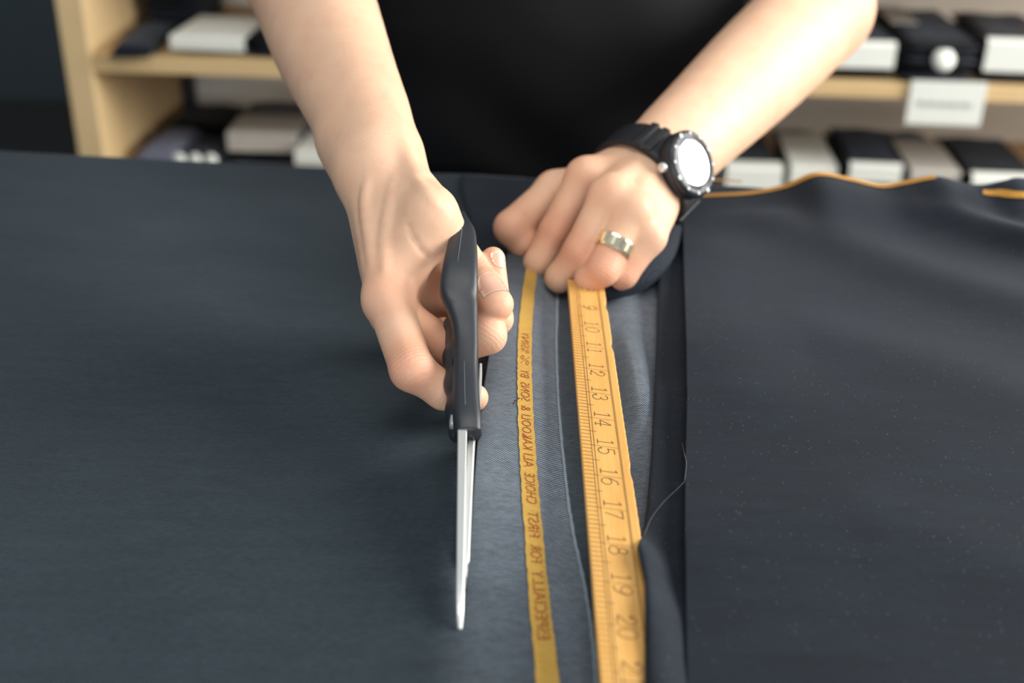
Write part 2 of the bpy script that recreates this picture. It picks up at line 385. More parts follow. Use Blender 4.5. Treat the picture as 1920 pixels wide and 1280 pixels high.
# hanging card on the right shelf edge
yc = SY0 - 0.006 - KS * (0.68 - xl); a = Dp(1712, 152, yc); b = Dp(1836, 236, yc)
hc = empty('shelf_card', ((a[0] + b[0]) / 2, SY0 - 0.002 - KS * ((a[0] + b[0]) / 2 - xl), a[2] + TZ), -KS); tag(hc, 'white paper card with faint grey writing hanging from the shelf edge', 'card')
cw, ch = (b[0] - a[0]), (a[2] - b[2])
put('paper', box_mesh('paper', (-cw / 2, -0.0016, -ch), (cw / 2, 0.0, 0.0), 0.0004), M['card'], hc)
xx = -cw * 0.38
pts = []
for i in range(46):
    pts.append((xx + i / 45 * cw * 0.74, -0.0022, -ch * 0.52 + 0.006 * math.sin(i * 1.9) * (0.6 + 0.4 * math.sin(i * 0.7))))
put('handwriting', tube_mesh('handwriting', pts, 0.0009, 5), M['scrawl'], hc)

# ------------------------------------------------------------------ cloths on the table
def sst(a, b, x): t = np.clip((np.asarray(x, float) - a) / (b - a), 0, 1); return t * t * (3 - 2 * t)
def waves(x, y, amp, seed, n=7, lmin=0.06, lmax=0.25):
    r = np.random.default_rng(seed); o = 0
    for _ in range(n):
        L = r.uniform(lmin, lmax); a = r.uniform(0, math.pi); o = o + np.sin((x * math.cos(a) + y * math.sin(a)) * 2 * math.pi / L + r.uniform(0, 6.3)) * (L / lmax)
    return amp * o / math.sqrt(n)
def pxline(pts, h):                                   # pixel points -> (y sorted, x) on a given height
    P = np.array([J(a, b, h) for a, b in pts]); i = np.argsort(P[:, 1]); return P[i, 1], P[i, 0]
TIPY = float(J(862, 1163, 0.006)[1])
cy, cx = pxline([(953, 470), (930, 590), (905, 740), (894, 850), (886, 950), (876, 1060), (862, 1163)], 0.011)
ly, lx = pxline([(990, 300), (975, 480), (940, 600), (912, 740), (880, 850), (858, 950), (854, 1060), (862, 1163)], 0.004)
def cutx(y): return np.interp(y, cy, cx)
def leftx(y): return np.where(y < TIPY, np.interp(y, cy, cx), np.interp(y, ly, lx))
def h_strip(x, y):
    xc = cutx(y); A = 0.003 + 0.010 * sst(TIPY - 0.02, TIPY + 0.09, y)
    s = np.clip((x - xc) / (0.026 - xc), 0, 1)
    h = 0.0014 + (A - 0.0014) * (1 - s ** 2.2)
    h = h + 0.007 * sst(0.053, 0.064, x) * (1 - sst(0.066, 0.076, x)) * sst(0.40, 0.47, y) * (0.6 + 0.4 * np.sin(y * 38)) + waves(x, y, 0.0006, 3, lmin=0.03, lmax=0.12)
    fade = sst(0.80, 0.70, y); h = np.maximum(0.0012, h * fade + 0.0015 * (1 - fade))
    k = sst(TIPY + 0.02, TIPY, y) * np.exp(-((x - xc) / 0.05) ** 2); return h * (1 - k) + 0.0038 * k   # both sides agree where the cloth is still whole
def h_left(x, y):
    d = leftx(y) - x
    h = np.maximum(0.0010, 0.0032 + waves(x, y, 0.0016, 11, lmin=0.12, lmax=0.4) + waves(x, y, 0.0005, 12, lmin=0.04, lmax=0.1) + 0.003 * np.exp(-(d / 0.03) ** 2) * sst(TIPY - 0.04, TIPY + 0.05, y) * (y < 0.56))
    k = sst(TIPY + 0.02, TIPY, y) * np.exp(-(d / 0.05) ** 2); return h * (1 - k) + 0.0038 * k

def edge_y(x): return EDGE0 + EDGES * x
NV, NL, NR, XW0, XW1 = 190, 120, 150, -0.78, 0.090
Vc, ed = [], []
idxL = np.arange((NV + 10) * NL).reshape(NV + 10, NL); idxR = np.arange((NV + 10) * NR).reshape(NV + 10, NR) + idxL.size
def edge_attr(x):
    return 0.62 * sst(-0.030, -0.006, x) + 0.34 * sst(0.008, 0.016, x)  # strip painted paler, as its raised side would catch the light
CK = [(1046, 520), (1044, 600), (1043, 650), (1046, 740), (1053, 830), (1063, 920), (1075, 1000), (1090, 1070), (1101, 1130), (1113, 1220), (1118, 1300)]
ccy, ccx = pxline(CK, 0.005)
jj = np.arange(NV + 10); tj = np.minimum(jj / (NV - 1), 1.0)[:, None]; qj = np.maximum(0, (jj - NV + 1) / 10.0)[:, None]
for side, N in (('L', NL), ('R', NR)):
    u = np.linspace(0, 1, N)[None, :]; y = 0.13 + tj * (EDGE0 - 0.13)
    xc = leftx(y) if side == 'L' else cutx(y)
    x = XW0 + (xc - XW0) * (1 - (1 - u) ** 1.25) if side == 'L' else xc + (XW1 - xc) * u
    yy = 0.13 + tj * (edge_y(x) - 0.13)
    h = h_left(x, yy) if side == 'L' else h_strip(x, yy)
    ang = np.minimum(qj * 3, 1) * math.pi / 2; r = 0.008; hang = (qj > 0) + 0 * x
    yh = edge_y(x) + r * np.sin(ang) + 0.006 * np.sin(x * 40) * np.maximum(0, qj - 0.3)
    zh = 0.0025 - r * (1 - np.cos(ang)) - np.maximum(0, qj - 0.333) * 0.22
    yy = np.where(hang > 0, yh, yy); h = np.where(hang > 0, zh, h)
    Vc.append(np.stack([x + 0 * yy, yy, h], -1).reshape(-1, 3)); ed.append(((edge_attr(x) - 0.74 * sst(0, 0.0016, x - np.interp(yy, ccy, ccx)) + 0.55 * sst(0.044, 0.050, x)) * sst(0.70, 0.63, yy) * (0.45 + 0.55 * sst(0.30, 0.44, yy))).ravel())  # painted shade: darker between chalk and ruler, pale tone fading towards the fist
Vc = np.vstack(Vc); ed = np.concatenate(ed)
whole = Vc[idxL[:, -1], 1] < TIPY
idxR[whole, 0] = idxL[whole, -1]                      # the two sides share their vertices ahead of the blade tip
Fc = []
for idx in (idxL, idxR):
    a = idx[:-1, :-1]; b = idx[:-1, 1:]; c = idx[1:, 1:]; d = idx[1:, :-1]
    Fc.append(np.stack([a, b, c, d], -1).reshape(-1, 4))
V = Vc.copy(); V[:, 2] += TZ
me = fast_mesh('cutting_cloth', V, np.vstack(Fc))
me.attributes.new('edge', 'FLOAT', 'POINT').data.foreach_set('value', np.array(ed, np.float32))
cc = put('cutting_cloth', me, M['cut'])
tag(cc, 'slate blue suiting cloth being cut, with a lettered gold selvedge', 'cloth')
sm = cc.modifiers.new('thickness', 'SOLIDIFY'); sm.thickness = 0.0007; sm.offset = -1

def on_cloth(px, py, hf):                              # where the sight line first meets a cloth
    r = ray(px, py); t = np.linspace(0.25, 1.3, 1400); P = r[None, :] * t[:, None]; z = P[:, 2] + CAMH
    g = z - hf(P[:, 0], P[:, 1]); i = int(np.argmax(g < 0)); k = g[i - 1] / (g[i - 1] - g[i]); p = P[i - 1] * (1 - k) + P[i] * k
    return p[0], p[1], float(hf(p[0], p[1]))
# gold selvedge band
bl = [on_cloth(a, b, h_strip) for a, b in ((986, 500), (984, 523), (976, 620), (969, 726), (971, 810), (974, 890), (980, 970), (988, 1052), (996, 1150), (1006, 1255), (1017, 1400), (1030, 1600))]
br = [on_cloth(a, b, h_strip) for a, b in ((1008, 500), (1007, 523), (1001, 620), (997, 715), (1000, 810), (1005, 900), (1014, 970), (1025, 1052), (1036, 1150), (1047, 1255), (1063, 1400), (1086, 1600))]
bly = np.array([p[1] for p in bl])[::-1]; blx = np.array([p[0] for p in bl])[::-1]
bry = np.array([p[1] for p in br])[::-1]; brx = np.array([p[0] for p in br])[::-1]
pl = np.polyfit(bly, blx, 3); pr = np.polyfit(bry, brx, 3)
def band_x(y, s): return np.polyval(pl, y) * (1 - s) + np.polyval(pr, y) * s
Y0, Y1 = 0.25, 0.665
V = []; Fc = []; n1, n2 = 160, 6
for j in range(n1):
    y = Y0 + (Y1 - Y0) * j / (n1 - 1)
    for i in range(n2):
        x = float(band_x(y, i / (n2 - 1))) + (rng.uniform(-0.00025, 0.00025) if i in (0, n2 - 1) else 0)
        V.append((x, y, float(h_strip(x, y)) + 0.0005 + TZ))
for j in range(n1 - 1):
    for i in range(n2 - 1): q = j * n2 + i; Fc.append((q, q + 1, q + n2 + 1, q + n2))
sv = put('selvedge', mesh('selvedge', V, Fc, True), M['gold'], cc); sv['label'] = 'gold woven selvedge with red mirrored lettering'

# red lettering, seen from the reverse of the cloth: reads away from the viewer, mirrored
def text_mesh(s, font_shear=0.0):
    cu = bpy.data.curves.new('txt', 'FONT'); cu.body = s; cu.size = 1.0; cu.resolution_u = 3; cu.shear = font_shear; cu.offset = -0.012
    o = bpy.data.objects.new('txt', cu); col.objects.link(o)
    dg = bpy.context.evaluated_depsgraph_get(); ev = o.evaluated_get(dg); m = ev.to_mesh()
    vs = np.array([v.co[:] for v in m.vertices]); fs = [tuple(p.vertices) for p in m.polygons]
    ev.to_mesh_clear(); bpy.data.objects.remove(o); bpy.data.curves.remove(cu); return vs, fs
WORDS = [('ESPECIALLY', 1201, 1069), ('FOR', 1056, 1024), ('FIRST', 1009, 961), ('CHOICE', 947, 891), ('ALI', 881, 855), ('KAKOOLI', 848, 783), ('&', 776, 767), ('SONS', 758, 724), ('BY', 715, 700), ('%', 690, 674), ('%SINY', 668, 629)]
TV = []; TF = []
for wd, p0, p1 in WORDS:
    vs, fs = text_mesh(wd, 0.12)
    x0, x1 = vs[:, 0].min(), vs[:, 0].max(); y0, y1 = vs[:, 1].min(), vs[:, 1].max()
    ya = on_cloth(1000, p0, h_strip)[1]; yb = on_cloth(1000, p1, h_strip)[1]
    o = len(TV)
    for v in vs:
        y = ya + (v[0] - x0) / (x1 - x0) * (yb - ya); s = 0.24 + 0.58 * (v[1] - y0) / (y1 - y0)
        x = float(band_x(y, s)); TV.append((x, y, float(h_strip(x, y)) + 0.00075 + TZ))
    TF += [tuple(i + o for i in f) for f in fs]
put('lettering', mesh('lettering', TV, TF), M['print'], sv)

def ribbon_on(name, px, hf, wdt, mat, parent, lift=0.0005, n=10, jit=0.0):
    P = catmull([on_cloth(a, b, hf) for a, b in px], n); V = []; Fc = []
    for i in range(len(P)):
        t = P[min(i + 1, len(P) - 1)] - P[max(i - 1, 0)]; nn = np.array([t[1], -t[0]]); nn /= np.linalg.norm(nn)
        for s in (-1, 0, 1):
            ww = wdt / 2 * (1 + (rng.uniform(-jit, jit)))
            x, y = P[i, 0] + nn[0] * s * ww, P[i, 1] + nn[1] * s * ww; V.append((x, y, float(hf(x, y)) + lift + TZ))
    for i in range(len(P) - 1):
        for s in (0, 1): q = 3 * i + s; Fc.append((q, q + 1, q + 4, q + 3))
    return put(name, mesh(name, V, Fc, True), mat, parent)
ck = ribbon_on('chalk_line', CK, h_strip, 0.0013, M['chalk'], cc, 0.0005, 12, 0.3)
ck['label'] = 'thin pale chalk line beside the ruler'

# ---- navy cloth folded double on the right
def seg_dist(x, y, P):
    d = np.full(np.shape(x), 9.0)
    for a, b in zip(P[:-1], P[1:]):
        ab = b - a; t = np.clip(((x - a[0]) * ab[0] + (y - a[1]) * ab[1]) / (ab @ ab), 0, 1)
        d = np.minimum(d, np.hypot(x - a[0] - t * ab[0], y - a[1] - t * ab[1]))
    return d
def pxy(*pts): return [J(a, b, 0.015)[:2] for a, b in pts]
RIDGES = [(pxy((1530, 330), (1610, 362), (1720, 398), (1820, 425), (1930, 458)), 0.012, 0.016), (pxy((1400, 395), (1560, 440), (1720, 500), (1930, 560)), 0.0045, 0.028),
          (pxy((1840, 352), (1930, 378), (2050, 420)), 0.013, 0.016), (pxy((1300, 640), (1500, 600), (1760, 680), (1930, 740)), 0.0022, 0.03), (pxy((1320, 1000), (1600, 960), (1930, 1060)), 0.0022, 0.03),
          (pxy((1440, 400), (1470, 360), (1530, 326)), 0.006, 0.02), (pxy((1350, 470), (1330, 560), (1400, 720)), 0.002, 0.03)]
FE = [(1225, 378, .010), (1262, 374, .012), (1310, 366, .014), (1400, 361, .016), (1470, 348, .022), (1530, 325, .033), (1590, 334, .029), (1650, 347, .023), (1700, 340, .027), (1757, 330, .033), (1800, 341, .030), (1840, 346, .028), (1885, 337, .033), (1920, 333, .034), (2050, 352, .026), (2250, 362, .02)]
fe = np.array([J(*p) for p in FE]); fes = catmull(fe, 8); fes = fes[np.argsort(fes[:, 0])]
def far_y(x): return np.interp(x, fes[:, 0], fes[:, 1])
def far_h(x): return np.interp(x, fes[:, 0], fes[:, 2])
def h_up(x, y):
    d = np.maximum(far_y(x) - y, 0)
    h = 0.0125 + waves(x, y, 0.0017, 21, lmin=0.08, lmax=0.3)
    e = np.exp(-(d / 0.045) ** 2)
    rr = 0
    for P, a, s in RIDGES: rr = rr + a * np.exp(-(seg_dist(x, y, P) / s) ** 2)
    h = h + rr * (1 - e)
    return h * (1 - e) + far_h(x) * e
uy, ux = pxline([(1276, 360), (1280, 430), (1284, 600), (1287, 750), (1284, 900), (1283, 1000), (1286, 1130), (1288, 1290), (1288, 1600)], 0.012)
def up_left(y): return np.interp(y, uy, ux)
NX, NY = 230, 210
V = np.zeros((NY, NX, 3)); u = ((np.arange(NX) / (NX - 1)) ** 1.3)[None, :]; t = (np.arange(NY) / (NY - 1))[:, None]
x = up_left(0.13 + t * 0.66) * (1 - u) + 0.80 * u
for _ in range(2): yy = 0.13 + t * (far_y(x) - 0.13); x = up_left(yy) * (1 - u) + 0.80 * u
V[:, :, 0] = x; V[:, :, 1] = yy
V[:, :, 2] = h_up(V[:, :, 0], V[:, :, 1]) + TZ
# selvage end rolls down to the layer below, left edge thin
def grid_faces(ny, nx):
    I = np.arange(ny * nx).reshape(ny, nx); return np.stack([I[:-1, :-1], I[:-1, 1:], I[1:, 1:], I[1:, :-1]], -1).reshape(-1, 4)
fc = empty('folded_navy_cloth', (0, 0, 0)); tag(fc, 'dark navy suiting folded double, rumpled, with an orange selvedge at its far edge', 'cloth')
me = fast_mesh('upper_layer', V.reshape(-1, 3), grid_faces(NY, NX)); ul = put('upper_layer', me, M['navy'], fc)
sm = ul.modifiers.new('thickness', 'SOLIDIFY'); sm.thickness = 0.0012; sm.offset = -1

ky, kx = pxline([(1236, 380), (1240, 440), (1233, 560), (1229, 700), (1221, 850), (1212, 950), (1203, 1010), (1194, 1060), (1200, 1085), (1209, 1120), (1208, 1180), (1206, 1280), (1204, 1600)], 0.010)
def lo_left(y): return np.interp(y, ky, kx)
LUMP = J(1194, 1062, 0.013)
ROLL = pxy((1150, 535), (1195, 505), (1232, 470), (1262, 430))
def h_low(x, y):
    h = 0.0075 + waves(x, y, 0.0007, 31, lmin=0.03, lmax=0.1)
    xl_ = lo_left(y)
    h = h + 0.0125 * np.exp(-((x - LUMP[0]) ** 2 / 0.010 ** 2 + (y - LUMP[1]) ** 2 / 0.022 ** 2))
    h = h + 0.0100 * sst(0.37, 0.34, y) * np.exp(-((x - 0.05) / 0.012) ** 2)
    return h
NX2, NY2 = 60, 240
V = np.zeros((NY2, NX2, 3))
t = (np.arange(NY2) / (NY2 - 1))[:, None]; u = (np.arange(NX2) / (NX2 - 1))[None, :]; y = 0.13 + t * 0.70
V[:, :, 0] = lo_left(y) * (1 - u) + (0.16 + 0.1 * t) * u; V[:, :, 1] = y
# far part follows the table edge
V[:, :, 1] = np.minimum(V[:, :, 1], edge_y(V[:, :, 0]) - 0.006)
V[:, :, 2] = h_low(V[:, :, 0], V[:, :, 1]) + TZ
me = fast_mesh('lower_layer', V.reshape(-1, 3), grid_faces(NY2, NX2)); ll = put('lower_layer', me, M['navy'], fc)
sm = ll.modifiers.new('thickness', 'SOLIDIFY'); sm.thickness = 0.0010; sm.offset = -1

def edge_ribbon(name, P, w0, parent):
    V = []; Fc = []
    for p in P:
        for s in range(4):
            y = p[1] + 0.0005 - w0 * s / 3; z = (float(h_up(p[0], y)) if s else float(h_up(p[0], p[1]))) + 0.0008; V.append((p[0], y, z + TZ))
    for i in range(len(P) - 1):
        for s in range(3): q = 4 * i + s; Fc.append((q, q + 4, q + 5, q + 1))
    return put(name, mesh(name, V, Fc, True), M['orange'], parent)
m0, m1 = J(1268, 372, .012)[0], J(1757, 330, .033)[0]
edge_ribbon('selvedge', fes[(fes[:, 0] > m0) & (fes[:, 0] < m1)], 0.0065, ul)
ribbon_on('selvedge', [(1843, 361), (1870, 363), (1900, 366), (1930, 369), (1980, 376)], h_up, 0.0065, M['orange'], ul, 0.0008)
ribbon_on('selvedge', [(1300, 337), (1345, 340), (1390, 343)], lambda x, y: 0.0065 + 0 * x, 0.004, M['orange'], ll, 0.0012)
ribbon_on('selvedge', [(1205, 445), (1230, 441), (1255, 437)], lambda x, y: h_low(x, y), 0.0045, M['orange'], ll, 0.0009)

# roll of cloth bunched up against the fist
rp = catmull([J(1120, 545, 0.010), J(1165, 527, 0.011), J(1205, 503, 0.012), J(1238, 470, 0.012), J(1262, 430, 0.010)], 8)
tm = tube_mesh('bunched_fold', [W(p) for p in rp], [0.006 + 0.0055 * math.sin(math.pi * i / (len(rp) - 1)) for i in range(len(rp))], 14)
put('bunched_fold', tm, M['navy'], fc)

# far flap of the navy cloth, lying over the strip behind the hands
fy0 = lambda x: 0.672 - 0.10 * (x + 0.03) + 0.004 * np.sin(x * 90)
u = np.linspace(0, 1, 50)[None, :]; v = np.linspace(0, 1, 60)[:, None]
x = (-0.034 + 0.006 * np.sin(v * 5)) * (1 - u) + 0.115 * u; y = fy0(x) * (1 - v) + (edge_y(x) - 0.008) * v
z = 0.0062 + waves(x, y, 0.0007, 41, lmin=0.03, lmax=0.1) + TZ
ff = put('far_flap', fast_mesh('far_flap', np.stack([x + 0 * z, y + 0 * z, z], -1).reshape(-1, 3), grid_faces(60, 50)), M['navy'], fc)
sm = ff.modifiers.new('thickness', 'SOLIDIFY'); sm.thickness = 0.0010; sm.offset = -1

# loose threads
def thread(label, pts, r, mat):
    P = catmull([J(*p) for p in pts], 8); tag(put('loose_thread', tube_mesh('loose_thread', [W(p) for p in P], r, 5), mat), label, 'thread')
thread('long pale loose thread curving from the navy fold to the ruler', [(1208, 1002, .0125), (1222, 970, .010), (1245, 940, .010), (1268, 918, .012), (1284, 902, .0145)], 0.00013, M['thread'])
thread('short black thread lying across the gold selvedge edge', [(962, 757, .0135), (967, 750, .014), (974, 746, .014)], 0.00028, M['dthread'])
thread('faint loose thread hanging along the navy fold edge', [(1279, 830, .0085), (1283, 850, .0125), (1287, 868, .0135), (1284, 900, .0135)], 0.00016, M['thread'])

# ------------------------------------------------------------------ ruler
RX0, RX1, RH0, RH1 = 0.0316, 0.0531, 0.0105, 0.0145
INCH = 0.0242
def ny(n): return 0.4795 - (n - 14) * INCH
RY0, RY1 = ny(22.6), ny(7.55)
rl = empty('ruler', (0, 0, TZ)); tag(rl, 'yellow wooden ruler with black inch numbers lying under the fist', 'ruler')
# stick with small worn nicks along its right edge
rim = [(RX0, RY0)]; 
side = []
yy = RY0
nick = {float(J(1142, 578, .0125)[1]): 0.0012, float(J(1152, 652, .0125)[1]): 0.0009, float(J(1186, 890, .0125)[1]): 0.0006}
ys = np.linspace(RY0, RY1, 160)
V = []; Fc = []
for y in ys:
    d = sum(a * math.exp(-((y - k) / 0.004) ** 2) for k, a in nick.items()) + 0.00008 * math.sin(y * 900)
    xr = RX1 - d
    for (x, z) in ((RX0, RH0), (RX0, RH1 - 0.0005), (RX0 + 0.0005, RH1), (xr - 0.0008, RH1), (xr, RH1 - 0.0009), (xr, RH0)): V.append((x, y, z))
n = len(ys)
for j in range(n - 1):
    for k in range(6): a_, b_ = j * 6 + k, j * 6 + (k + 1) % 6; Fc.append((a_, a_ + 6, b_ + 6, b_))
Fc += [tuple(range(6)), tuple(range((n - 1) * 6, n * 6))[::-1]]
put('stick', mesh('stick', V, Fc), M['ruler'], rl)
RW = RX1 - RX0
def q4(V, F, x0, y0, x1, y1, w):                      # thin flat line
    d = np.array([x1 - x0, y1 - y0]); d = d / np.linalg.norm(d); nrm = np.array([-d[1], d[0]]) * w / 2; o = len(V); z = RH1 + 0.00012
    V += [(x0 + nrm[0], y0 + nrm[1], z), (x0 - nrm[0], y0 - nrm[1], z), (x1 - nrm[0], y1 - nrm[1], z), (x1 + nrm[0], y1 + nrm[1], z)]; F.append((o, o + 1, o + 2, o + 3))
V, Fc = [], []
for fx, w_ in ((0.225, 0.00022), (0.285, 0.00024), (0.795, 0.00022), (0.822, 0.00018)): q4(V, Fc, RX0 + RW * fx, RY0 + 0.001, RX0 + RW * fx, RY1 - 0.001, w_)
for k in range(int(7.75 * 8), int(22.5 * 8) + 1):
    y = ny(k / 8)
    if k % 8 == 0: q4(V, Fc, RX0 + 0.0004, y, RX0 + RW * 0.285, y, 0.00025); q4(V, Fc, RX0 + RW * 0.285, y, RX0 + RW * 0.795, y, 0.00016)
    elif k % 4 == 0: q4(V, Fc, RX0 + 0.0004, y, RX0 + RW * 0.36, y, 0.00024)
    else: q4(V, Fc, RX0 + 0.0004, y, RX0 + RW * 0.225, y, 0.00024)
put('graduations', mesh('graduations', V, Fc), M['ink'], rl)
def arc(cx_, cy_, rx, ry, a0, a1, n=14): return [(cx_ + rx * math.cos(math.radians(a0 + (a1 - a0) * i / n)), cy_ + ry * math.sin(math.radians(a0 + (a1 - a0) * i / n))) for i in range(n + 1)]
DIG = {'0': [arc(.3, .5, .27, .5, 90, 450, 22)], '1': [[(.12, .86), (.3, 1), (.3, 0)], [(.1, 0), (.5, 0)]],
       '2': [arc(.3, .72, .25, .28, 170, -40) + [(.05, .06), (.2, .1), (.4, 0), (.58, .1)], arc(.12, .74, .07, .07, 0, 360, 8)],
       '3': [arc(.28, .76, .22, .24, 160, -80), arc(.28, .27, .28, .27, 85, -160), arc(.06, .22, .06, .06, 0, 360, 8)],
       '4': [[(.42, 0), (.42, 1), (.02, .32), (.62, .32)], [(.28, 0), (.56, 0)]], '5': [[(.52, 1), (.12, .98), (.1, .56)] + arc(.27, .32, .29, .32, 120, -150), arc(.06, .18, .05, .05, 0, 360, 8)],
       '6': [arc(.3, .3, .27, .3, 0, 360, 20), [(.04, .34), (.08, .62), (.24, .9), (.42, 1), (.52, .9)]], '7': [[(.04, .84), (.04, 1), (.56, 1), (.36, .5), (.24, 0)]],
       '8': [arc(.3, .76, .2, .24, 0, 360, 18), arc(.3, .27, .28, .27, 0, 360, 20)], '9': [arc(.3, .7, .27, .3, 0, 360, 20), [(.56, .66), (.52, .38), (.36, .1), (.18, 0), (.08, .1)]]}
V, Fc = [], []
for nmb in range(8, 23):
    s = str(nmb); hgt = RW * 0.34; wd = 0.0056; gap = 0.0018
    tot = len(s) * wd + (len(s) - 1) * gap
    for k, chx in enumerate(s):
        ytop = ny(nmb) + tot / 2 - k * (wd + gap)     # reads towards the viewer, tops of the figures to the right
        for st in DIG[chx]:
            for (a0, b0), (a1, b1) in zip(st[:-1], st[1:]):
                q4(V, Fc, RX0 + RW * 0.36 + b0 * hgt, ytop - a0 / 0.6 * wd, RX0 + RW * 0.36 + b1 * hgt, ytop - a1 / 0.6 * wd, 0.00036)
put('numerals', mesh('numerals', V, Fc), M['ink'], rl)
for o in list(rl.children):                           # left edge tipped up to deepen the shadow beside it
    for v in o.data.vertices: v.co.z += (RX1 - v.co.x) * 0.14

# ------------------------------------------------------------------ implicit surfaces (for the body and the moulded handles)
class Prim:
    def __init__(s, a, b, ra, rb, n=None, f=1.0):
        s.a = np.asarray(a, np.float32); s.ab = np.asarray(b, np.float32) - s.a; s.l2 = max(float(s.ab @ s.ab), 1e-12)
        s.ra, s.rb, s.f = ra, rb, f; s.n = None if n is None else np.asarray(n, np.float32) / np.linalg.norm(n)
    def __call__(s, p):
        v = p - s.a; t = np.clip((v @ s.ab) / s.l2, 0, 1); v = v - t[:, None] * s.ab
        d2 = np.einsum('ij,ij->i', v, v)
        if s.n is not None: c = v @ s.n; d2 = d2 + (s.f * s.f - 1) * c * c
        return np.sqrt(d2) - (s.ra + (s.rb - s.ra) * t)
def smin(a, b, k):
    h = np.maximum(k - np.abs(a - b), 0) / k; return np.minimum(a, b) - h * h * k * 0.25
def smax(a, b, k): return -smin(-a, -b, k)
def chain(pts, rad, n=None, f=1.0): return [Prim(pts[i], pts[i + 1], rad[i], rad[i + 1], n, f) for i in range(len(pts) - 1)]
def union(prims, k):
    def g(p):
        d = prims[0](p)
        for q in prims[1:]: d = smin(d, q(p), k)
        return d
    return g
def mesh_sdf(f, lo, hi, vox, iters=1):
    B = 8; lo = np.asarray(lo, float); nb = np.ceil((np.asarray(hi) - lo) / (vox * B)).astype(int)
    dim = nb * B + 1
    ctr = np.stack(np.meshgrid(*[lo[i] + (np.arange(nb[i]) + 0.5) * B * vox for i in range(3)], indexing='ij'), -1).reshape(-1, 3).astype(np.float32)
    cv = f(ctr); keep = np.abs(cv) < B * vox * 0.87 * 1.55 + 0.004
    G = np.repeat(np.repeat(np.repeat(cv.reshape(nb), B, 0), B, 1), B, 2); G = np.pad(G, ((0, 1),) * 3, mode='edge')
    off = np.stack(np.meshgrid(*[np.arange(B + 1)] * 3, indexing='ij'), -1).reshape(-1, 3)
    base = np.argwhere(keep.reshape(nb)) * B
    for c in range(0, len(base), 400):
        ii = (base[c:c + 400, None, :] + off[None]).reshape(-1, 3); G[ii[:, 0], ii[:, 1], ii[:, 2]] = f((lo + ii * vox).astype(np.float32))
    S = G < 0
    cnt = np.zeros(tuple(dim - 1), np.int8)
    for dx in (0, 1):
        for dy in (0, 1):
            for dz in (0, 1): cnt += S[dx:dim[0] - 1 + dx, dy:dim[1] - 1 + dy, dz:dim[2] - 1 + dz]
    act = np.argwhere((cnt > 0) & (cnt < 8)); ID = np.full(tuple(dim - 1), -1, np.int32); ID[act[:, 0], act[:, 1], act[:, 2]] = np.arange(len(act))
    acc = np.zeros((len(act), 3)); num = np.zeros(len(act))
    C = [(dx, dy, dz) for dx in (0, 1) for dy in (0, 1) for dz in (0, 1)]
    val = {c: G[act[:, 0] + c[0], act[:, 1] + c[1], act[:, 2] + c[2]] for c in C}
    for ax in range(3):
        for c in C:
            if c[ax]: continue
            e = tuple(1 if i == ax else c[i] for i in range(3)); va, vb = val[c], val[e]; cr = (va < 0) != (vb < 0)
            t = va / np.where(cr, va - vb, 1); P = np.tile(np.array(c, float), (len(act), 1)); P[:, ax] = t
            acc[cr] += P[cr]; num[cr] += 1
    V = lo + (act + acc / num[:, None]) * vox
    Q = []
    for ax in range(3):
        b1, b2 = (ax + 1) % 3, (ax + 2) % 3
        s0 = [slice(1, -1)] * 3; s1 = [slice(1, -1)] * 3; s0[ax] = slice(0, -1); s1[ax] = slice(1, None)
        A, Bq = S[tuple(s0)], S[tuple(s1)]; e = np.argwhere(A != Bq); fl = A[e[:, 0], e[:, 1], e[:, 2]]
        e = e + np.array([0 if i == ax else 1 for i in range(3)])
        def cell(o1, o2): q = e.copy(); q[:, b1] -= o1; q[:, b2] -= o2; return ID[q[:, 0], q[:, 1], q[:, 2]]
        q = np.stack([cell(1, 1), cell(0, 1), cell(0, 0), cell(1, 0)], -1); q[~fl] = q[~fl][:, ::-1]; Q.append(q)
    Q = np.vstack(Q); Q = Q[(Q >= 0).all(1)]
    h = vox * 0.4; K4 = np.array([(1, -1, -1), (-1, -1, 1), (-1, 1, -1), (1, 1, 1)], np.float32)
    for it in range(iters):                           # pull the vertices onto the surface
        Pv = V.astype(np.float32); fv = [f(Pv + k * h) for k in K4]; d = sum(fv) / 4; gr = sum(k[None, :] * v[:, None] for k, v in zip(K4, fv)) / (4 * h)
        g2 = np.maximum((gr * gr).sum(1), 0.2); V = V - np.clip((d / g2)[:, None] * gr, -vox * 0.6, vox * 0.6)
    return V, Q

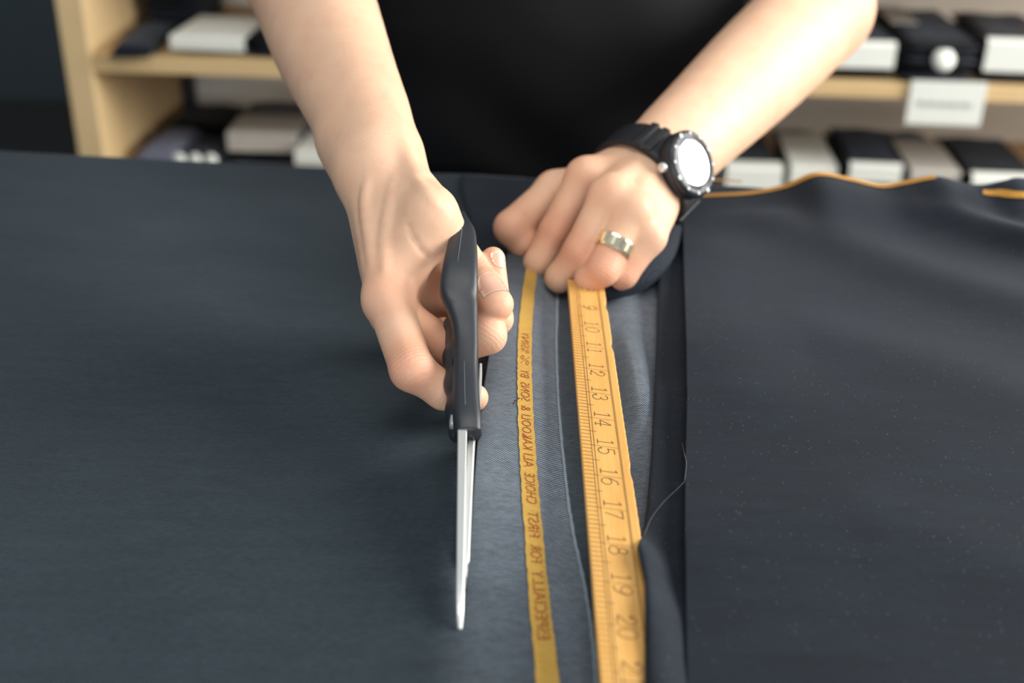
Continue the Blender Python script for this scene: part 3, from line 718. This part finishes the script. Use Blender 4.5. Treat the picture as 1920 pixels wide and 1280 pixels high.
# ------------------------------------------------------------------ scissors
SC = empty('fabric_scissors', W(J(870, 785, 0.0))); tag(SC, 'black-handled steel fabric scissors held in the right hand', 'scissors')
def inS(me):                                           # meshes are written in world coordinates, move them into the scissors' frame
    me.transform(Matrix.Translation(-Vector(SC.location))); return me
def loft(st, n_sec, sub):
    """st: rows of (centre xyz, half width, half thickness, roll): a rounded bar swept through them"""
    P = catmull(st, sub); V = []; Fc = []
    for i, q in enumerate(P):
        c = q[:3]; t = P[min(i + 1, len(P) - 1), :3] - P[max(i - 1, 0), :3]; t /= np.linalg.norm(t)
        lat = np.cross(t, [0, 0, 1.0]); lat[2] = 0; lat /= np.linalg.norm(lat); nn = np.cross(lat, t); cr, sr = math.cos(q[5]), math.sin(q[5]); l2 = lat * cr + nn * sr; n2 = nn * cr - lat * sr
        for k in range(n_sec):
            a_ = 2 * math.pi * k / n_sec; ca, sa = math.cos(a_), math.sin(a_); e = 0.62
            V.append(c + l2 * q[3] * math.copysign(abs(ca) ** e, ca) + n2 * q[4] * math.copysign(abs(sa) ** e, sa))
    m = len(P)
    for i in range(m - 1):
        for k in range(n_sec): Fc.append((i * n_sec + k, i * n_sec + (k + 1) % n_sec, (i + 1) * n_sec + (k + 1) % n_sec, (i + 1) * n_sec + k))
    Fc.append(tuple(range(n_sec))[::-1]); Fc.append(tuple((m - 1) * n_sec + k for k in range(n_sec)))
    return np.array(V), Fc, P
# stations along the top of the thumb loop, from the pivot to the tip of the handle: left px, right px, row, height of the top, thickness, roll
ST = [(852, 903, 815, .0325, .0100, 0), (849, 903, 790, .0362, .0115, 0), (848, 900, 755, .0400, .0115, 0), (849, 897, 700, .0460, .0110, 0), (850, 897, 650, .0525, .0100, -.02), (847, 896, 612, .0580, .0092, -.06), (837, 896, 578, .0632, .0086, -.06),
      (824, 896, 545, .0688, .0082, -.12), (829, 896, 505, .0752, .0080, -.13), (838, 895, 465, .0803, .0076, -.10), (847, 891, 435, .0838, .0066, -.06), (858, 880, 415, .0855, .0048, 0), (866, 871, 399, .0862, .0025, 0)]
rows_ = []
for l_, r_, py, h, th, roll in ST:
    c = J((l_ + r_) / 2, py, h - th / 2); e = J(r_, py, h - th / 2); rows_.append(list(c) + [abs(e[0] - c[0]), th / 2, roll])
V, Fc, PT = loft(np.array(rows_), 20, 6); V[:, 2] += TZ
uh = put('upper_handle', inS(mesh('upper_handle', V, Fc, True)), M['plastic'], SC)
e_ = rows_[-2]
low_ = [[e_[0], e_[1] - .002, e_[2] - .004, .0035, .003, 0], [-.0245, .572, .0680, .0045, .0035, 0], [-.0240, .568, .0540, .005, .0035, 0], [-.0235, .548, .0475, .0055, .0035, 0], [-.0230, .518, .0475, .0055, .0035, 0], [-.0225, .496, .0480, .0055, .004, 0], [-.0220, .482, .0440, .0055, .004, 0]]
V, Fc, _ = loft(np.array(low_), 14, 6); V[:, 2] += TZ
put('thumb_loop', inS(mesh('thumb_loop', V, Fc, True)), M['plastic'], SC)
# moulding seam along the top of the handle
sm_ = []
for q in PT[8:-8]:
    sm_.append((q[0] - .0006 - .18 * (q[3] - .0062), q[1] - .0004, q[2] + q[4] * 1.0 + .00012 + TZ))
put('mould_seam', inS(tube_mesh('mould_seam', sm_, 0.00022, 6)), mat_plain('seam', srgb(84, 92, 98), 0.4), SC)
lop = [J(860, 770, .0285), J(858, 720, .0345), J(855, 670, .0400), (-.0275, .520, .0425), (-.0265, .545, .0410), (-.0262, .565, .038), (-.025, .580, .028), (-.025, .574, .014), (-.025, .552, .0080), (-.025, .524, .0100), (-.0258, .504, .0170), J(858, 730, .0300)]
fl_ = union(chain(lop, [.0050, .0052, .0052, .0050, .0044, .0042, .0042, .0040, .0036, .0038, .0042, .0048]) + [Prim(J(860, 812, .021), J(860, 770, .0285), .0046, .0050)], 0.005)
V, Q = mesh_sdf(fl_, (-.05, .43, -.005), (.0, .60, .07), 0.0010); V[:, 2] += TZ
put('lower_handle', inS(fast_mesh('lower_handle', V, Q)), M['plastic'], SC)
def blade(name, root, tip, depth0, depth1, th, side, drop_dir):
    """knife-like bar from root to tip: square spine, ground face down to the cutting edge"""
    root = np.array(root, float); tip = np.array(tip, float); d = tip - root; L = np.linalg.norm(d); d /= L
    lat = np.cross(d, [0, 0, 1.0]); lat /= np.linalg.norm(lat); dn = np.cross(d, lat); dn = dn if dn[2] < 0 else -dn
    dn = dn * drop_dir
    V = []; Fc = []; N = 26
    for i in range(N):
        t = i / (N - 1); c = root + d * L * t
        k = 1.0 if t < 0.80 else math.sqrt(max(0.0, 1 - ((t - 0.80) / 0.20) ** 2)) * 0.93 + 0.07
        dep = (depth0 * (1 - t) + depth1 * t) * k; sp_ = th * (1 - 0.30 * t) * (0.5 + 0.5 * k)
        lead = (1 - k) * 0.004
        o = c + dn * lead
        inner = side * sp_ / 2
        sec = [(-sp_ / 2, 0.0004), (-sp_ / 2 + 0.0004, 0), (sp_ / 2 - 0.0004, 0), (sp_ / 2, 0.0004)]
        for (l_, q_) in sec: V.append(o + lat * l_ + dn * q_)
        V.append(o + lat * (sp_ / 2 if side > 0 else sp_ * 0.10) + dn * max(dep, 0.001)); V.append(o + lat * (sp_ * -0.10 if side > 0 else -sp_ / 2) + dn * max(dep, 0.001))
    for i in range(N - 1):
        for k in range(6): a_, b_ = i * 6 + k, i * 6 + (k + 1) % 6; Fc.append((a_, b_, b_ + 6, a_ + 6))
    Fc += [tuple(range(6))[::-1], tuple(range((N - 1) * 6, N * 6))]
    V = [W(v) for v in V]
    me = mesh(name, V, Fc); bm = bmesh.new(); bm.from_mesh(me); bmesh.ops.recalc_face_normals(bm, faces=bm.faces[:]); bm.to_mesh(me); bm.free()
    return inS(me)
put('upper_blade', blade('upper_blade', J(867, 778, .0335), J(862, 1166, .0085), .0135, .0045, .0042, 1, 1), M['steel'], SC)
put('lower_blade', blade('lower_blade', J(885, 784, .0265), J(873, 1090, .0065), .0150, .0045, .0030, -1, 1), M['steel'], SC)
# pivot screw on the left cheek and metal liner on the right of the upper handle
pv = J(851, 790, .026)
ax = Matrix.Translation(W(pv)) @ Matrix.Rotation(math.radians(90), 4, 'Y') @ Matrix.Rotation(0.2, 4, 'X')
put('pivot_screw', inS(lathe_mesh('pivot_screw', [(.0042, 0.006), (.0042, -.0002), (.0038, -.0012), (.0012, -.0014), (.0011, -.0009), (.0004, -.0009)], 24, ax)), M['steel'], SC)
put('steel_liner', inS(box_mesh('steel_liner', (-.0006, -.019, -.004), (.0006, .012, .004), 0.0004, 2, Matrix.Translation(W(J(900, 728, .034))) @ Matrix.Rotation(math.radians(20), 4, 'X'))), M['steel'], SC)

# ------------------------------------------------------------------ the tailor
A = lambda *v: np.array(v, float)
def limb(pts, rad, sub, n, f):
    P = catmull(np.column_stack([np.array(pts), np.array(rad)]), sub); return chain(P[:, :3], P[:, 3], n, f)
def hit(px, py, f, t0=0.4, t1=1.0):                    # where a sight line meets an implicit surface
    r = ray(px, py); t = np.linspace(t0, t1, 900); P = r[None, :] * t[:, None] + np.array([0, 0, CAMH]); g_ = f(P.astype(np.float32)); return P[int(np.argmax(g_ < 0))]
def build_arm(arm, palm, digits, extra, k_palm, lo, hi, vox, hc, hr, creases=(), veins=()):
    """arm, palm: lists of prims; digits: (points, radii); the hand lies within hr of hc"""
    fa = union(arm, 0.022); fp = union(palm, k_palm)
    D = []
    for (pts, rad) in digits:
        c = chain(pts, rad); D.append((c[0], union(c, 0.0035)))
    def fhand(p):
        base = smin(fa(p), fp(p), 0.022)
        for q, k in extra: base = smin(base, q(p), k)
        out = None
        for p0, full in D:
            e = smin(smin(base, p0(p), 0.007), full(p), 0.0015); out = e if out is None else smin(out, e, 0.0016)
        return out
    def f(p):
        m = ((p - np.asarray(hc, np.float32)) ** 2).sum(1) < hr * hr
        out = np.empty(len(p), np.float32); out[m] = fhand(p[m]); o_ = b_ = fa(p[~m])
        for _ in range(len(D) - 1): o_ = smin(o_, b_, 0.0016)      # the same blend as in the hand, so that wrist and arm meet
        out[~m] = o_; return out
    gr, vn = [], []
    for pts, rad in veins:
        P = catmull([hit(a_, b_, f) for a_, b_ in pts], 3); P[:, 2] -= rad * 1.15; vn += chain(P, [rad * (0.35 + 0.65 * math.sin(math.pi * i / (len(P) - 1))) for i in range(len(P))])
    for pts, rad in creases:
        P = [hit(a_, b_, f) for a_, b_ in pts]; gr += chain(P, [rad] * len(P))
    def f2(p):
        d = f(p)
        for q in gr: d = smax(d, -q(p), 0.0022)
        for q in vn: d = smin(d, q(p), 0.004)
        return d
    return mesh_sdf(f2 if gr else f, lo, hi, vox), f

# right arm and hand: thumb side up, fingers wrapped through the scissors
Wr = J(706, 290, .100)
El = A(-.149, .822, .168); Shr = A(-.165, 1.03, .400)
nr = A(-.75, .15, .62)                                  # towards the back of the hand
adir = (El - Wr) / np.linalg.norm(El - Wr)
wid = np.cross(adir, nr); wid /= np.linalg.norm(wid)     # across the wrist
if wid[2] < 0: wid = -wid
armR = limb([Wr - adir * .004, Wr + adir * .05, Wr + adir * .11 - wid * .001, Wr + adir * .17, El], [.0178, .0205, .0262, .0300, .0330], 3, nr, 1.22) \
     + chain([El, (El + Shr) / 2 + A(0, -.01, 0), Shr], [.036, .042, .05]) + [Prim(Wr - wid * .012 + nr * .003 + adir * .012, Wr - wid * .012 + nr * .005 + adir * .018, .0075, .0075)]
I = J(730, 566, .0530); Mi = A(-.0600, .538, .041); Ri = A(-.0565, .550, .0365); Pi = A(-.052, .566, .021)
cI = Wr + A(.003, -.012, .003); cM = Wr + A(-.002, -.014, -.005); cR = Wr + A(.000, -.014, -.013); cP = Wr + A(.005, -.012, -.020)
TM = J(808, 400, .0895); TC = J(740, 318, .094); TI = J(872, 500, .0580); TT = J(924, 562, .0540)
palmR = [Prim(cI, I, .0122, .0112), Prim(cM, Mi, .0120, .0108), Prim(cR, Ri, .0118, .0102), Prim(cP, Pi, .0112, .0092),
         Prim(TC, TM, .0128, .0120), Prim(TC + A(.002, -.012, -.012), TM + A(-.006, -.004, -.012), .013, .0105), Prim(J(768, 540, .046), J(785, 495, .054), .0095, .0085), Prim((I + Wr) / 2 + A(.012, 0, -.02), (Mi + cM) / 2 + A(.016, 0, -.012), .013, .013)]
digR = [([I, J(772, 692, .0385), J(832, 733, .0270), J(890, 745, .0185)], [.0108, .0098, .0083, .0066]),
        ([Mi, J(842, 655, .0330), A(-.0115, .5160, .0400), A(-.0105, .5360, .0540)], [.0102, .0092, .0084, .0066]),
        ([Ri, J(830, 558, .0395), A(-.0080, .5430, .0360), A(-.0105, .5640, .0600)], [.0096, .0086, .0079, .0062]),
        ([Pi, A(-.030, .562, .0180), A(-.010, .5680, .0220), A(-.009, .5790, .0360)], [.0086, .0076, .0070, .0056]),
        ([TM, TI, TI * 0.3 + TT * 0.7, TT + (TT - TI) * 0.13], [.0122, .0104, .0098, .0084])]
extraR = [(Prim(I + nr * .003, I + nr * .0035, .0088, .0088), .006), (Prim(I * .55 + TM * .45 + A(0, .006, -.004), I * .45 + TM * .55 + A(0, .008, -.004), .0055, .0055), .016),
          (Prim(Wr + nr * .0165 + adir * .01, I * .8 + Wr * .2 + nr * .0098, .0018, .0016), .006), (Prim(Wr + nr * .017 - wid * .006, Mi * .8 + cM * .2 + nr * .0105, .0018, .0016), .006),
          (Prim(Wr + wid * .020 + nr * .004 + adir * .02, TM * .7 + TC * .3 + nr * .008 + wid * .008, .0022, .0018), .007)]
(VR, QR), fR = build_arm(armR, palmR, digR, extraR, 0.012, (-.235, .455, -.004), (.012, 1.09, .46), 0.0014, (-.05, .54, .055), .135, [([(766, 424), (776, 448), (790, 470), (808, 484)], .0006)], [([(690, 330), (686, 380), (694, 440), (700, 490)], .0018), ([(740, 330), (730, 390), (722, 450), (722, 510)], .0018), ([(778, 330), (796, 352), (815, 376)], .0016)])

# left arm and fist pressing the ruler down
Wl = J(1229, 313, .056); Ell = J(1545, 12, .115); Shl = A(.205, 1.055, .395)
adl = (Ell - Wl) / np.linalg.norm(Ell - Wl)
nl = A(.55, -.55, .45); nl = nl - adl * (nl @ adl); nl /= np.linalg.norm(nl)
wl = np.cross(adl, nl); wl /= np.linalg.norm(wl)
if wl[2] < 0: wl = -wl
armL = limb([Wl - adl * .004, Wl + adl * .05, Wl + adl * .11, Wl + adl * .18, Ell], [.0205, .0225, .0270, .0315, .0350], 3, nl, 1.22) \
     + chain([Ell, (Ell + Shl) / 2 + A(.01, -.005, 0), Shl], [.035, .042, .05])
I2 = J(1096, 334, .0590); M2 = J(1141, 368, .0600); R2 = J(1184, 398, .0530); P2 = J(1216, 444, .0390)
cI2 = Wl + A(-.014, -.006, .004); cM2 = Wl + A(-.008, -.014, .004); cR2 = Wl + A(0, -.016, .0); cP2 = Wl + A(.006, -.014, -.008)
T2M = A(.026, .722, .040)
palmL = [Prim(cI2, I2, .0130, .0108), Prim(cM2, M2, .0130, .0106), Prim(cR2, R2, .0125, .0102), Prim(cP2, P2, .0120, .0096),
         Prim(Wl + A(-.012, .0, -.010), T2M, .0150, .0125), Prim((I2 + cI2) / 2 + A(-.004, .004, -.018), (R2 + cR2) / 2 + A(-.002, .004, -.020), .014, .014)]
digL = [([I2, J(1040, 434, .0300), J(1008, 492, .0130), J(1040, 478, .0100)], [.0106, .0094, .0082, .0066]),
        ([M2, J(1088, 470, .0300), J(1050, 520, .0130), J(1082, 500, .0180)], [.0106, .0098, .0084, .0066]),
        ([R2, J(1130, 506, .0250), J(1104, 524, .0180), J(1120, 500, .0220)], [.0100, .0092, .0080, .0064]),
        ([P2, J(1168, 514, .0195), J(1150, 528, .0120), J(1155, 505, .0120)], [.0092, .0082, .0070, .0060]),
        ([T2M, J(960, 427, .0270), J(984, 457, .0170), J(1004, 472, .0120)], [.0120, .0108, .0096, .0078])]
extraL = [(Prim(q + nl * .0025 + A(0, 0, .002), q + nl * .003 + A(0, 0, .002), .0088, .0088), .006) for q in (I2, M2, R2)] + \
         [(Prim(Wl + nl * .012 + wl * .006, q * .85 + Wl * .15 + A(.002, -.003, .0092), .0018, .0016), .006) for q in (I2, M2, R2)]
(VL, QL), fL = build_arm(armL, palmL, digL, extraL, 0.012, (-.03, .61, -.004), (.33, 1.12, .46), 0.0015, (.05, .69, .04), .135)

# trunk, neck and head (under the shirt, above the frame)
def ell(c, r, n, f): return Prim(c, A(*c) + A(0, 0, .0001), r, r, n, f)
trunk = [Prim((.02, 1.02, -.08), (.02, 1.0, .10), .142, .146, (0, 1, .1), 1.5), Prim((.02, 1.0, .10), (.02, 1.03, .34), .146, .152, (0, 1, .2), 1.45), Prim(Shr + A(.02, 0, 0), Shl + A(-.02, 0, 0), .052, .052),
         Prim((.02, 1.05, .40), (.02, 1.0, .50), .055, .05)]
hc_ = A(.02, .945, .605)
head = [Prim(hc_ + A(0, .03, .03), hc_ + A(0, -.005, .02), .082, .080), Prim(hc_ + A(0, -.02, -.03), hc_ + A(0, -.055, -.075), .060, .038), Prim(hc_ + A(0, -.082, .005), hc_ + A(0, -.104, -.035), .008, .014),
        Prim(hc_ + A(-.082, .02, -.01), hc_ + A(-.086, .03, .02), .010, .013), Prim(hc_ + A(.082, .02, -.01), hc_ + A(.086, .03, .02), .010, .013), Prim(hc_ + A(-.018, -.088, -.062), hc_ + A(.018, -.088, -.062), .009, .009)]
ft = union(trunk, .04); fh = union(head, .018)
eyes = [Prim(hc_ + A(s * .032, -.088, .004), hc_ + A(s * .032, -.09, .004), .014, .014) for s in (-1, 1)]
def f_tr(p): return smin(ft(p), smax(smax(fh(p), -eyes[0](p), .012), -eyes[1](p), .012), .03)
VT, QT = mesh_sdf(f_tr, (-.25, .78, -.26), (.28, 1.30, .76), 0.006)
Vb = np.vstack([VR, VL, VT]); Qb = np.vstack([QR, QL + len(VR), QT + len(VR) + len(VL)])
# rosy knuckles and fingertips
fl = np.zeros(len(Vb))
for q, s, a in ([(d[0][k], .011, .8) for d in digR[:4] for k in (1,)] + [(d[0][-1], .012, .55) for d in digR] + [(digR[0][0][1], .012, .4), (I, .014, .5)] + [(d[0][1], .010, .9) for d in digL[:4]] + [(digL[4][0][1], .012, .5), (digL[4][0][2], .012, .6), (I2, .012, .35), (M2, .012, .2)]
                + [(Ell, .04, .5), (El, .05, .3)]):
    d = np.linalg.norm(Vb - np.asarray(q), axis=1); fl = np.maximum(fl, a * np.exp(-(np.maximum(d - s * 0.6, 0) / s) ** 2))
Vw = Vb.copy(); Vw[:, 2] += TZ
me = fast_mesh('person', Vw, Qb); me.attributes.new('flush', 'FLOAT', 'POINT').data.foreach_set('value', fl.astype(np.float32))
wco = np.zeros(len(Vb)); wwt = np.zeros(len(Vb))
for q, ax_, s_, a_ in [(d[0][1], np.asarray(d[0][2]) - np.asarray(d[0][0]), .010, .55) for d in digR[:1] + digR[2:] + digL] + [(np.asarray(d[0][2]), np.asarray(d[0][3]) - np.asarray(d[0][1]), .006, .4) for d in digR + digL] + [(Wr - adir * .008, adir, .022, .35), (Wl - adl * .012, adl, .02, .35)]:
    q = np.asarray(q); ax_ = ax_ / np.linalg.norm(ax_); v_ = Vb - q; al = v_ @ ax_; g_ = a_ * np.exp(-(al / s_) ** 2) * (np.linalg.norm(v_, axis=1) < max(.022, s_ * 1.6)); b_ = g_ > wwt; wco[b_] = al[b_]; wwt[b_] = g_[b_]
for nm_, ar in (('wcoord', wco), ('wweight', wwt)): me.attributes.new(nm_, 'FLOAT', 'POINT').data.foreach_set('value', ar.astype(np.float32))
PE = put('person', me, M['skin']); tag(PE, 'person in a black t-shirt cutting cloth with scissors, left fist on the ruler', 'person')

# shirt, trousers, shoes, hair
sh = [Prim((.02, 1.01, -.12), (.02, .998, .09), .165, .167, (0, 1, .1), 1.36), Prim((.02, .998, .09), (.02, 1.03, .34), .167, .175, (0, 1, .2), 1.36), Prim(Shr + A(.02, 0, 0), Shl + A(-.02, 0, 0), .062, .062),
      Prim(Shr, Shr * .45 + El * .55, .062, .058), Prim(Shl, Shl * .55 + Ell * .45, .062, .058)]
fs_ = union(sh, .035)
cutR = Prim(Shr * .42 + El * .58, El, .052, .06); cutL = Prim(Shl * .52 + Ell * .48, Ell, .052, .06); neckc = Prim((.02, 1.04, .43), (.02, .98, .56), .060, .07)
def f_sh(p):
    wv = 0.0022 * np.sin(p[:, 2] * 70 + 3 * np.sin(p[:, 0] * 22)) * np.exp(-((p[:, 2] - .02) / .12) ** 2) + 0.0018 * np.sin(p[:, 0] * 60 + p[:, 2] * 40)
    return smax(smax(smax(fs_(p) + wv, -cutR(p), .004), -cutL(p), .004), -neckc(p), .004)
V, Q = mesh_sdf(f_sh, (-.30, .80, -.33), (.34, 1.30, .52), 0.005); V[:, 2] += TZ
put('t_shirt', fast_mesh('t_shirt', V, Q), M['shirt'], PE)
tr_ = [Prim((.02, 1.02, -.10), (.02, 1.02, -.12), .152, .158, (0, 1, 0), 1.35)]
for s in (-1, 1): tr_ += chain([A(.02 + s * .085, 1.03, -.12), A(.02 + s * .105, 1.04, -.45), A(.02 + s * .115, 1.09, -.82), A(.02 + s * .115, 1.09, -.86)], [.088, .066, .060, .060])
V, Q = mesh_sdf(union(tr_, .03), (-.25, .85, -.93), (.30, 1.32, .06), 0.009); V[:, 2] = np.maximum(V[:, 2] + TZ, 0.03)
put('trousers', fast_mesh('trousers', V, Q), M['trousers'], PE)
for s in (-1, 1):
    q = [Prim((.02 + s * .115, 1.12, -.852), (.02 + s * .125, .93, -.868), .044, .040, (0, 0, 1), 1.25)]
    V, Q = mesh_sdf(q[0], (s * .115 - .06, .85, -.91), (s * .115 + .10, 1.24, -.79), 0.006); V[:, 2] = np.maximum(V[:, 2] + TZ, 0.001)
    put('shoe', fast_mesh('shoe', V, Q), M['shoe'], PE)
hr = union([Prim(hc_ + A(0, .035, .045), hc_ + A(0, -.005, .055), .085, .080), Prim(hc_ + A(0, .06, 0), hc_ + A(0, .06, -.04), .062, .05)], .03)
face = Prim(hc_ + A(0, -.10, -.03), hc_ + A(0, -.06, -.09), .088, .08)
V, Q = mesh_sdf(lambda p: smax(hr(p) + .003 * np.sin(p[:, 0] * 160), -face(p), .01), (-.12, .80, .47), (.16, 1.12, .76), 0.006); V[:, 2] += TZ
put('hair', fast_mesh('hair', V, Q), M['hair'], PE)
for s in (-1, 1):
    c = hc_ + A(s * .032, -.072, .004); fr = Matrix.Translation(W(c))
    put('eye', lathe_mesh('eye', [(.0115 * math.sin(math.pi * i / 10) + 1e-5, -.0115 * math.cos(math.pi * i / 10)) for i in range(11)], 16, fr), M['dial'], PE)

# fingernails: curved plates set on the finger ends
def nail(tipv, direction, upv, wdt, length, mat=True, fsurf=None, tipw=0.0012):
    d = np.asarray(direction, float); d /= np.linalg.norm(d); u = np.asarray(upv, float); u -= d * (u @ d); u /= np.linalg.norm(u); s = np.cross(d, u)
    nx, nyy = 9, 12; V = []; Fc = []; mi = []
    for j in range(nyy):
        t = j / (nyy - 1)
        for i in range(nx):
            a = (i / (nx - 1) - 0.5) * 2
            wj = wdt / 2 * (0.86 + 0.14 * math.sin(math.pi * min(1, t * 1.2) * 0.5)) * (math.sqrt(max(0, 1 - ((0.45 - t) / 0.45) ** 2)) * 0.85 + 0.15 if t < 0.45 else 1.0)
            al = t * length - (a * a) * 0.0016 * (1 if t > 0.6 else 0)
            V.append(tipv + d * al + s * a * wj + u * 0.02)
    V = np.array(V); lim = np.full(nx * nyy, 0.00022)
    for _ in range(60):
        dd = fsurf(V.astype(np.float32)); go = (dd > lim) & ((V - tipv) @ u > -0.004); V = V - u * (np.where(go, np.maximum(dd * 0.6, 0.00008), 0))[:, None]
    V[:, 2] += TZ
    V = np.array(V); o = len(V); V2 = V - np.array([*u]) * 0.0012
    for j in range(nyy - 1):
        for i in range(nx - 1):
            q = j * nx + i; Fc.append((q, q + 1, q + nx + 1, q + nx)); Fc.append((q + o, q + nx + o, q + nx + 1 + o, q + 1 + o))
    bd = list(range(nx)) + [j * nx + nx - 1 for j in range(1, nyy)] + [(nyy - 1) * nx + i for i in range(nx - 2, -1, -1)] + [j * nx for j in range(nyy - 2, 0, -1)]
    for k in range(len(bd)): p_, q_ = bd[k], bd[(k + 1) % len(bd)]; Fc.append((p_, q_, q_ + o, p_ + o))
    me = mesh('fingernail', np.vstack([V, V2]), Fc, True); me.materials.append(M['nail']); me.materials.append(M['nailtip'])
    for pl_ in me.polygons:
        js = [(v % o) // nx for v in pl_.vertices]
        if min(js) >= nyy - 2: pl_.material_index = 1
    return put('fingernail', me, None, PE)
td = TT - TI; td /= np.linalg.norm(td)
nail(TT - td * .0090, td, A(.10, -.30, .95), .0138, .0150, fsurf=fR)
for k, (uu_, ww) in {2: (A(.55, -.60, .45), .0090)}.items():
    p = digR[k][0]; d = p[3] - p[2]; d /= np.linalg.norm(d); nail(p[3] - d * .007, d, uu_, ww, .0095, fsurf=fR)

# ------------------------------------------------------------------ wristwatch
nw = A(.54, -.63, .38); ctr = Wl + adl * -.015; nw = nw - adl * (nw @ adl); nw /= np.linalg.norm(nw)
tw = np.cross(adl, nw)                                   # along the strap
def wrist_rs(dirs, cs):                                   # how far the skin is from the arm's axis
    dirs = np.atleast_2d(dirs); cs = np.atleast_2d(cs) + 0 * dirs; lo_ = np.full(len(dirs), .005); hi_ = np.full(len(dirs), .045)
    fw_ = fL
    for _ in range(18):
        m_ = (lo_ + hi_) / 2; o_ = fw_((cs + dirs * m_[:, None]).astype(np.float32)) > 0; hi_ = np.where(o_, m_, hi_); lo_ = np.where(o_, lo_, m_)
    return hi_
def wrist_r(cdir, c0): return float(wrist_rs(cdir, c0)[0])
rw = wrist_r(nw, ctr); cw_ = ctr + nw * (rw + .001)
fr = Matrix(((adl[0], tw[0], nw[0], cw_[0]), (adl[1], tw[1], nw[1], cw_[1]), (adl[2], tw[2], nw[2], cw_[2] + TZ), (0, 0, 0, 1)))
WT = empty('wristwatch', W(cw_)); tag(WT, 'chunky black wristwatch with white dial on the left wrist', 'watch')
def inW(me): me.transform(Matrix.Translation(-Vector(WT.location))); return me
put('case', inW(lathe_mesh('case', [(.004, .0), (.0185, .0), (.0205, .002), (.0208, .007), (.0195, .0085), (.004, .0086)], 48, fr)), M['rubber'], WT)
bz = put('bezel', inW(lathe_mesh('bezel', [(.0200, .0075), (.0208, .0085), (.0206, .0105), (.0190, .0118), (.0172, .0122), (.0166, .0118), (.0166, .0085)], 48, fr)), M['plastic'], WT)
for k in range(12):
    a_ = k * math.pi / 6; ln = .0016 if k % 3 else .0024
    put('bezel_marker', inW(box_mesh('bezel_marker', (-.0009 - (k % 3 == 0) * .0004, .0174, 0), (.0009 + (k % 3 == 0) * .0004, .0194 + (k % 3 == 0) * .0006, .0006), .0002, 1, fr @ Matrix.Rotation(a_, 4, 'Z') @ Matrix.Translation((0, 0, .0117)))), M['markings'], bz)
dl = put('dial', inW(lathe_mesh('dial', [(.0166, .0088), (.0166, .0096), (.0003, .0096)], 40, fr, False)), M['dial'], WT)
put('crystal', inW(lathe_mesh('crystal', [(.0003, .0104), (.0164, .0104), (.0166, .0112), (.0164, .0119), (.013, .0122), (.006, .0124), (.0003, .0125)], 40, fr)), M['glass'], WT)
put('crown', inW(lathe_mesh('crown', [(.0005, 0), (.0028, 0), (.0030, .001), (.0030, .0034), (.0022, .004), (.0003, .004)], 18, fr @ Matrix.Rotation(math.radians(205), 4, 'Z') @ Matrix.Translation((.0203, 0, .005)) @ Matrix.Rotation(math.pi / 2, 4, 'Y'))), M['steel'], WT)
# strap hugging the wrist
V = []; Fc = []; N = 56; dirs = []; cs = []; add = []
for i in range(N):
    a_ = 2 * math.pi * i / N; dr = nw * math.cos(a_) + tw * math.sin(a_)
    near = abs(((a_ + math.pi) % (2 * math.pi)) - math.pi)
    hw = .0115 + .0035 * max(0, 1 - near / 1.5); th = .0032 + .0016 * max(0, 1 - near / 1.3)
    for (o_, rr_) in ((-hw, 0), (hw, 0), (hw, th * .8), (hw * .8, th), (-hw * .8, th), (-hw, th * .8)): dirs.append(dr); cs.append(ctr + adl * o_); add.append(rr_ + .0006)
dirs = np.array(dirs); cs = np.array(cs); rad_ = np.maximum(wrist_rs(dirs, cs), wrist_rs(dirs, ctr)) + np.array(add)
V = cs + dirs * rad_[:, None]; V[:, 2] += TZ
for i in range(N):
    for k in range(6): j = (i + 1) % N; Fc.append((i * 6 + k, i * 6 + (k + 1) % 6, j * 6 + (k + 1) % 6, j * 6 + k))
me = mesh('strap', V, Fc, False); put('strap', inW(me), M['rubber'], WT)
bk = ctr - tw * (wrist_r(-tw, ctr) + .004)
for sgn, ang in ((1, .75), (1, 1.0), (-1, .75), (-1, 1.0)):  # keeper ridges beside the case
    dr = nw * math.cos(ang) + tw * sgn * math.sin(ang); c0 = ctr + dr * (wrist_r(dr, ctr) + .0042)
    f2 = np.cross(adl, dr); fm = Matrix(((adl[0], f2[0], dr[0], c0[0]), (adl[1], f2[1], dr[1], c0[1]), (adl[2], f2[2], dr[2], c0[2] + TZ), (0, 0, 0, 1)))
    put('strap_link', inW(box_mesh('strap_link', (-.0135, -.0026, -.003), (.0135, .0026, .0016), .0012, 2, fm)), M['rubber'], WT)

# ------------------------------------------------------------------ ring on the left ring finger
a0, a1 = np.asarray(digL[2][0][0]), np.asarray(digL[2][0][1]); rd = (a1 - a0) / np.linalg.norm(a1 - a0); rc = a0 * .42 + a1 * .58
e1 = np.cross(rd, [0, 0, 1.]); e1 /= np.linalg.norm(e1); e2 = np.cross(rd, e1)
fr = Matrix(((e1[0], e2[0], rd[0], rc[0]), (e1[1], e2[1], rd[1], rc[1]), (e1[2], e2[2], rd[2], rc[2] + TZ), (0, 0, 0, 1)))
rr = .0105
V = []; Fc = []; N = 40
for i in range(N):
    a_ = 2 * math.pi * i / N
    for (dz, r_) in ((-.0040, rr - .0010), (-.0040, rr + .0008), (-.0026, rr + .0010), (.0026, rr + .0010), (.0040, rr + .0008), (.0040, rr - .0010)):
        V.append(fr @ Vector((r_ * math.cos(a_), r_ * math.sin(a_), dz)))
for i in range(N):
    for k in range(6): j = (i + 1) % N; Fc.append((i * 6 + k, i * 6 + (k + 1) % 6, j * 6 + (k + 1) % 6, j * 6 + k))
tag(put('finger_ring', mesh('finger_ring', V, Fc), M['ring']), 'wide pale gold ring on the left ring finger', 'ring')
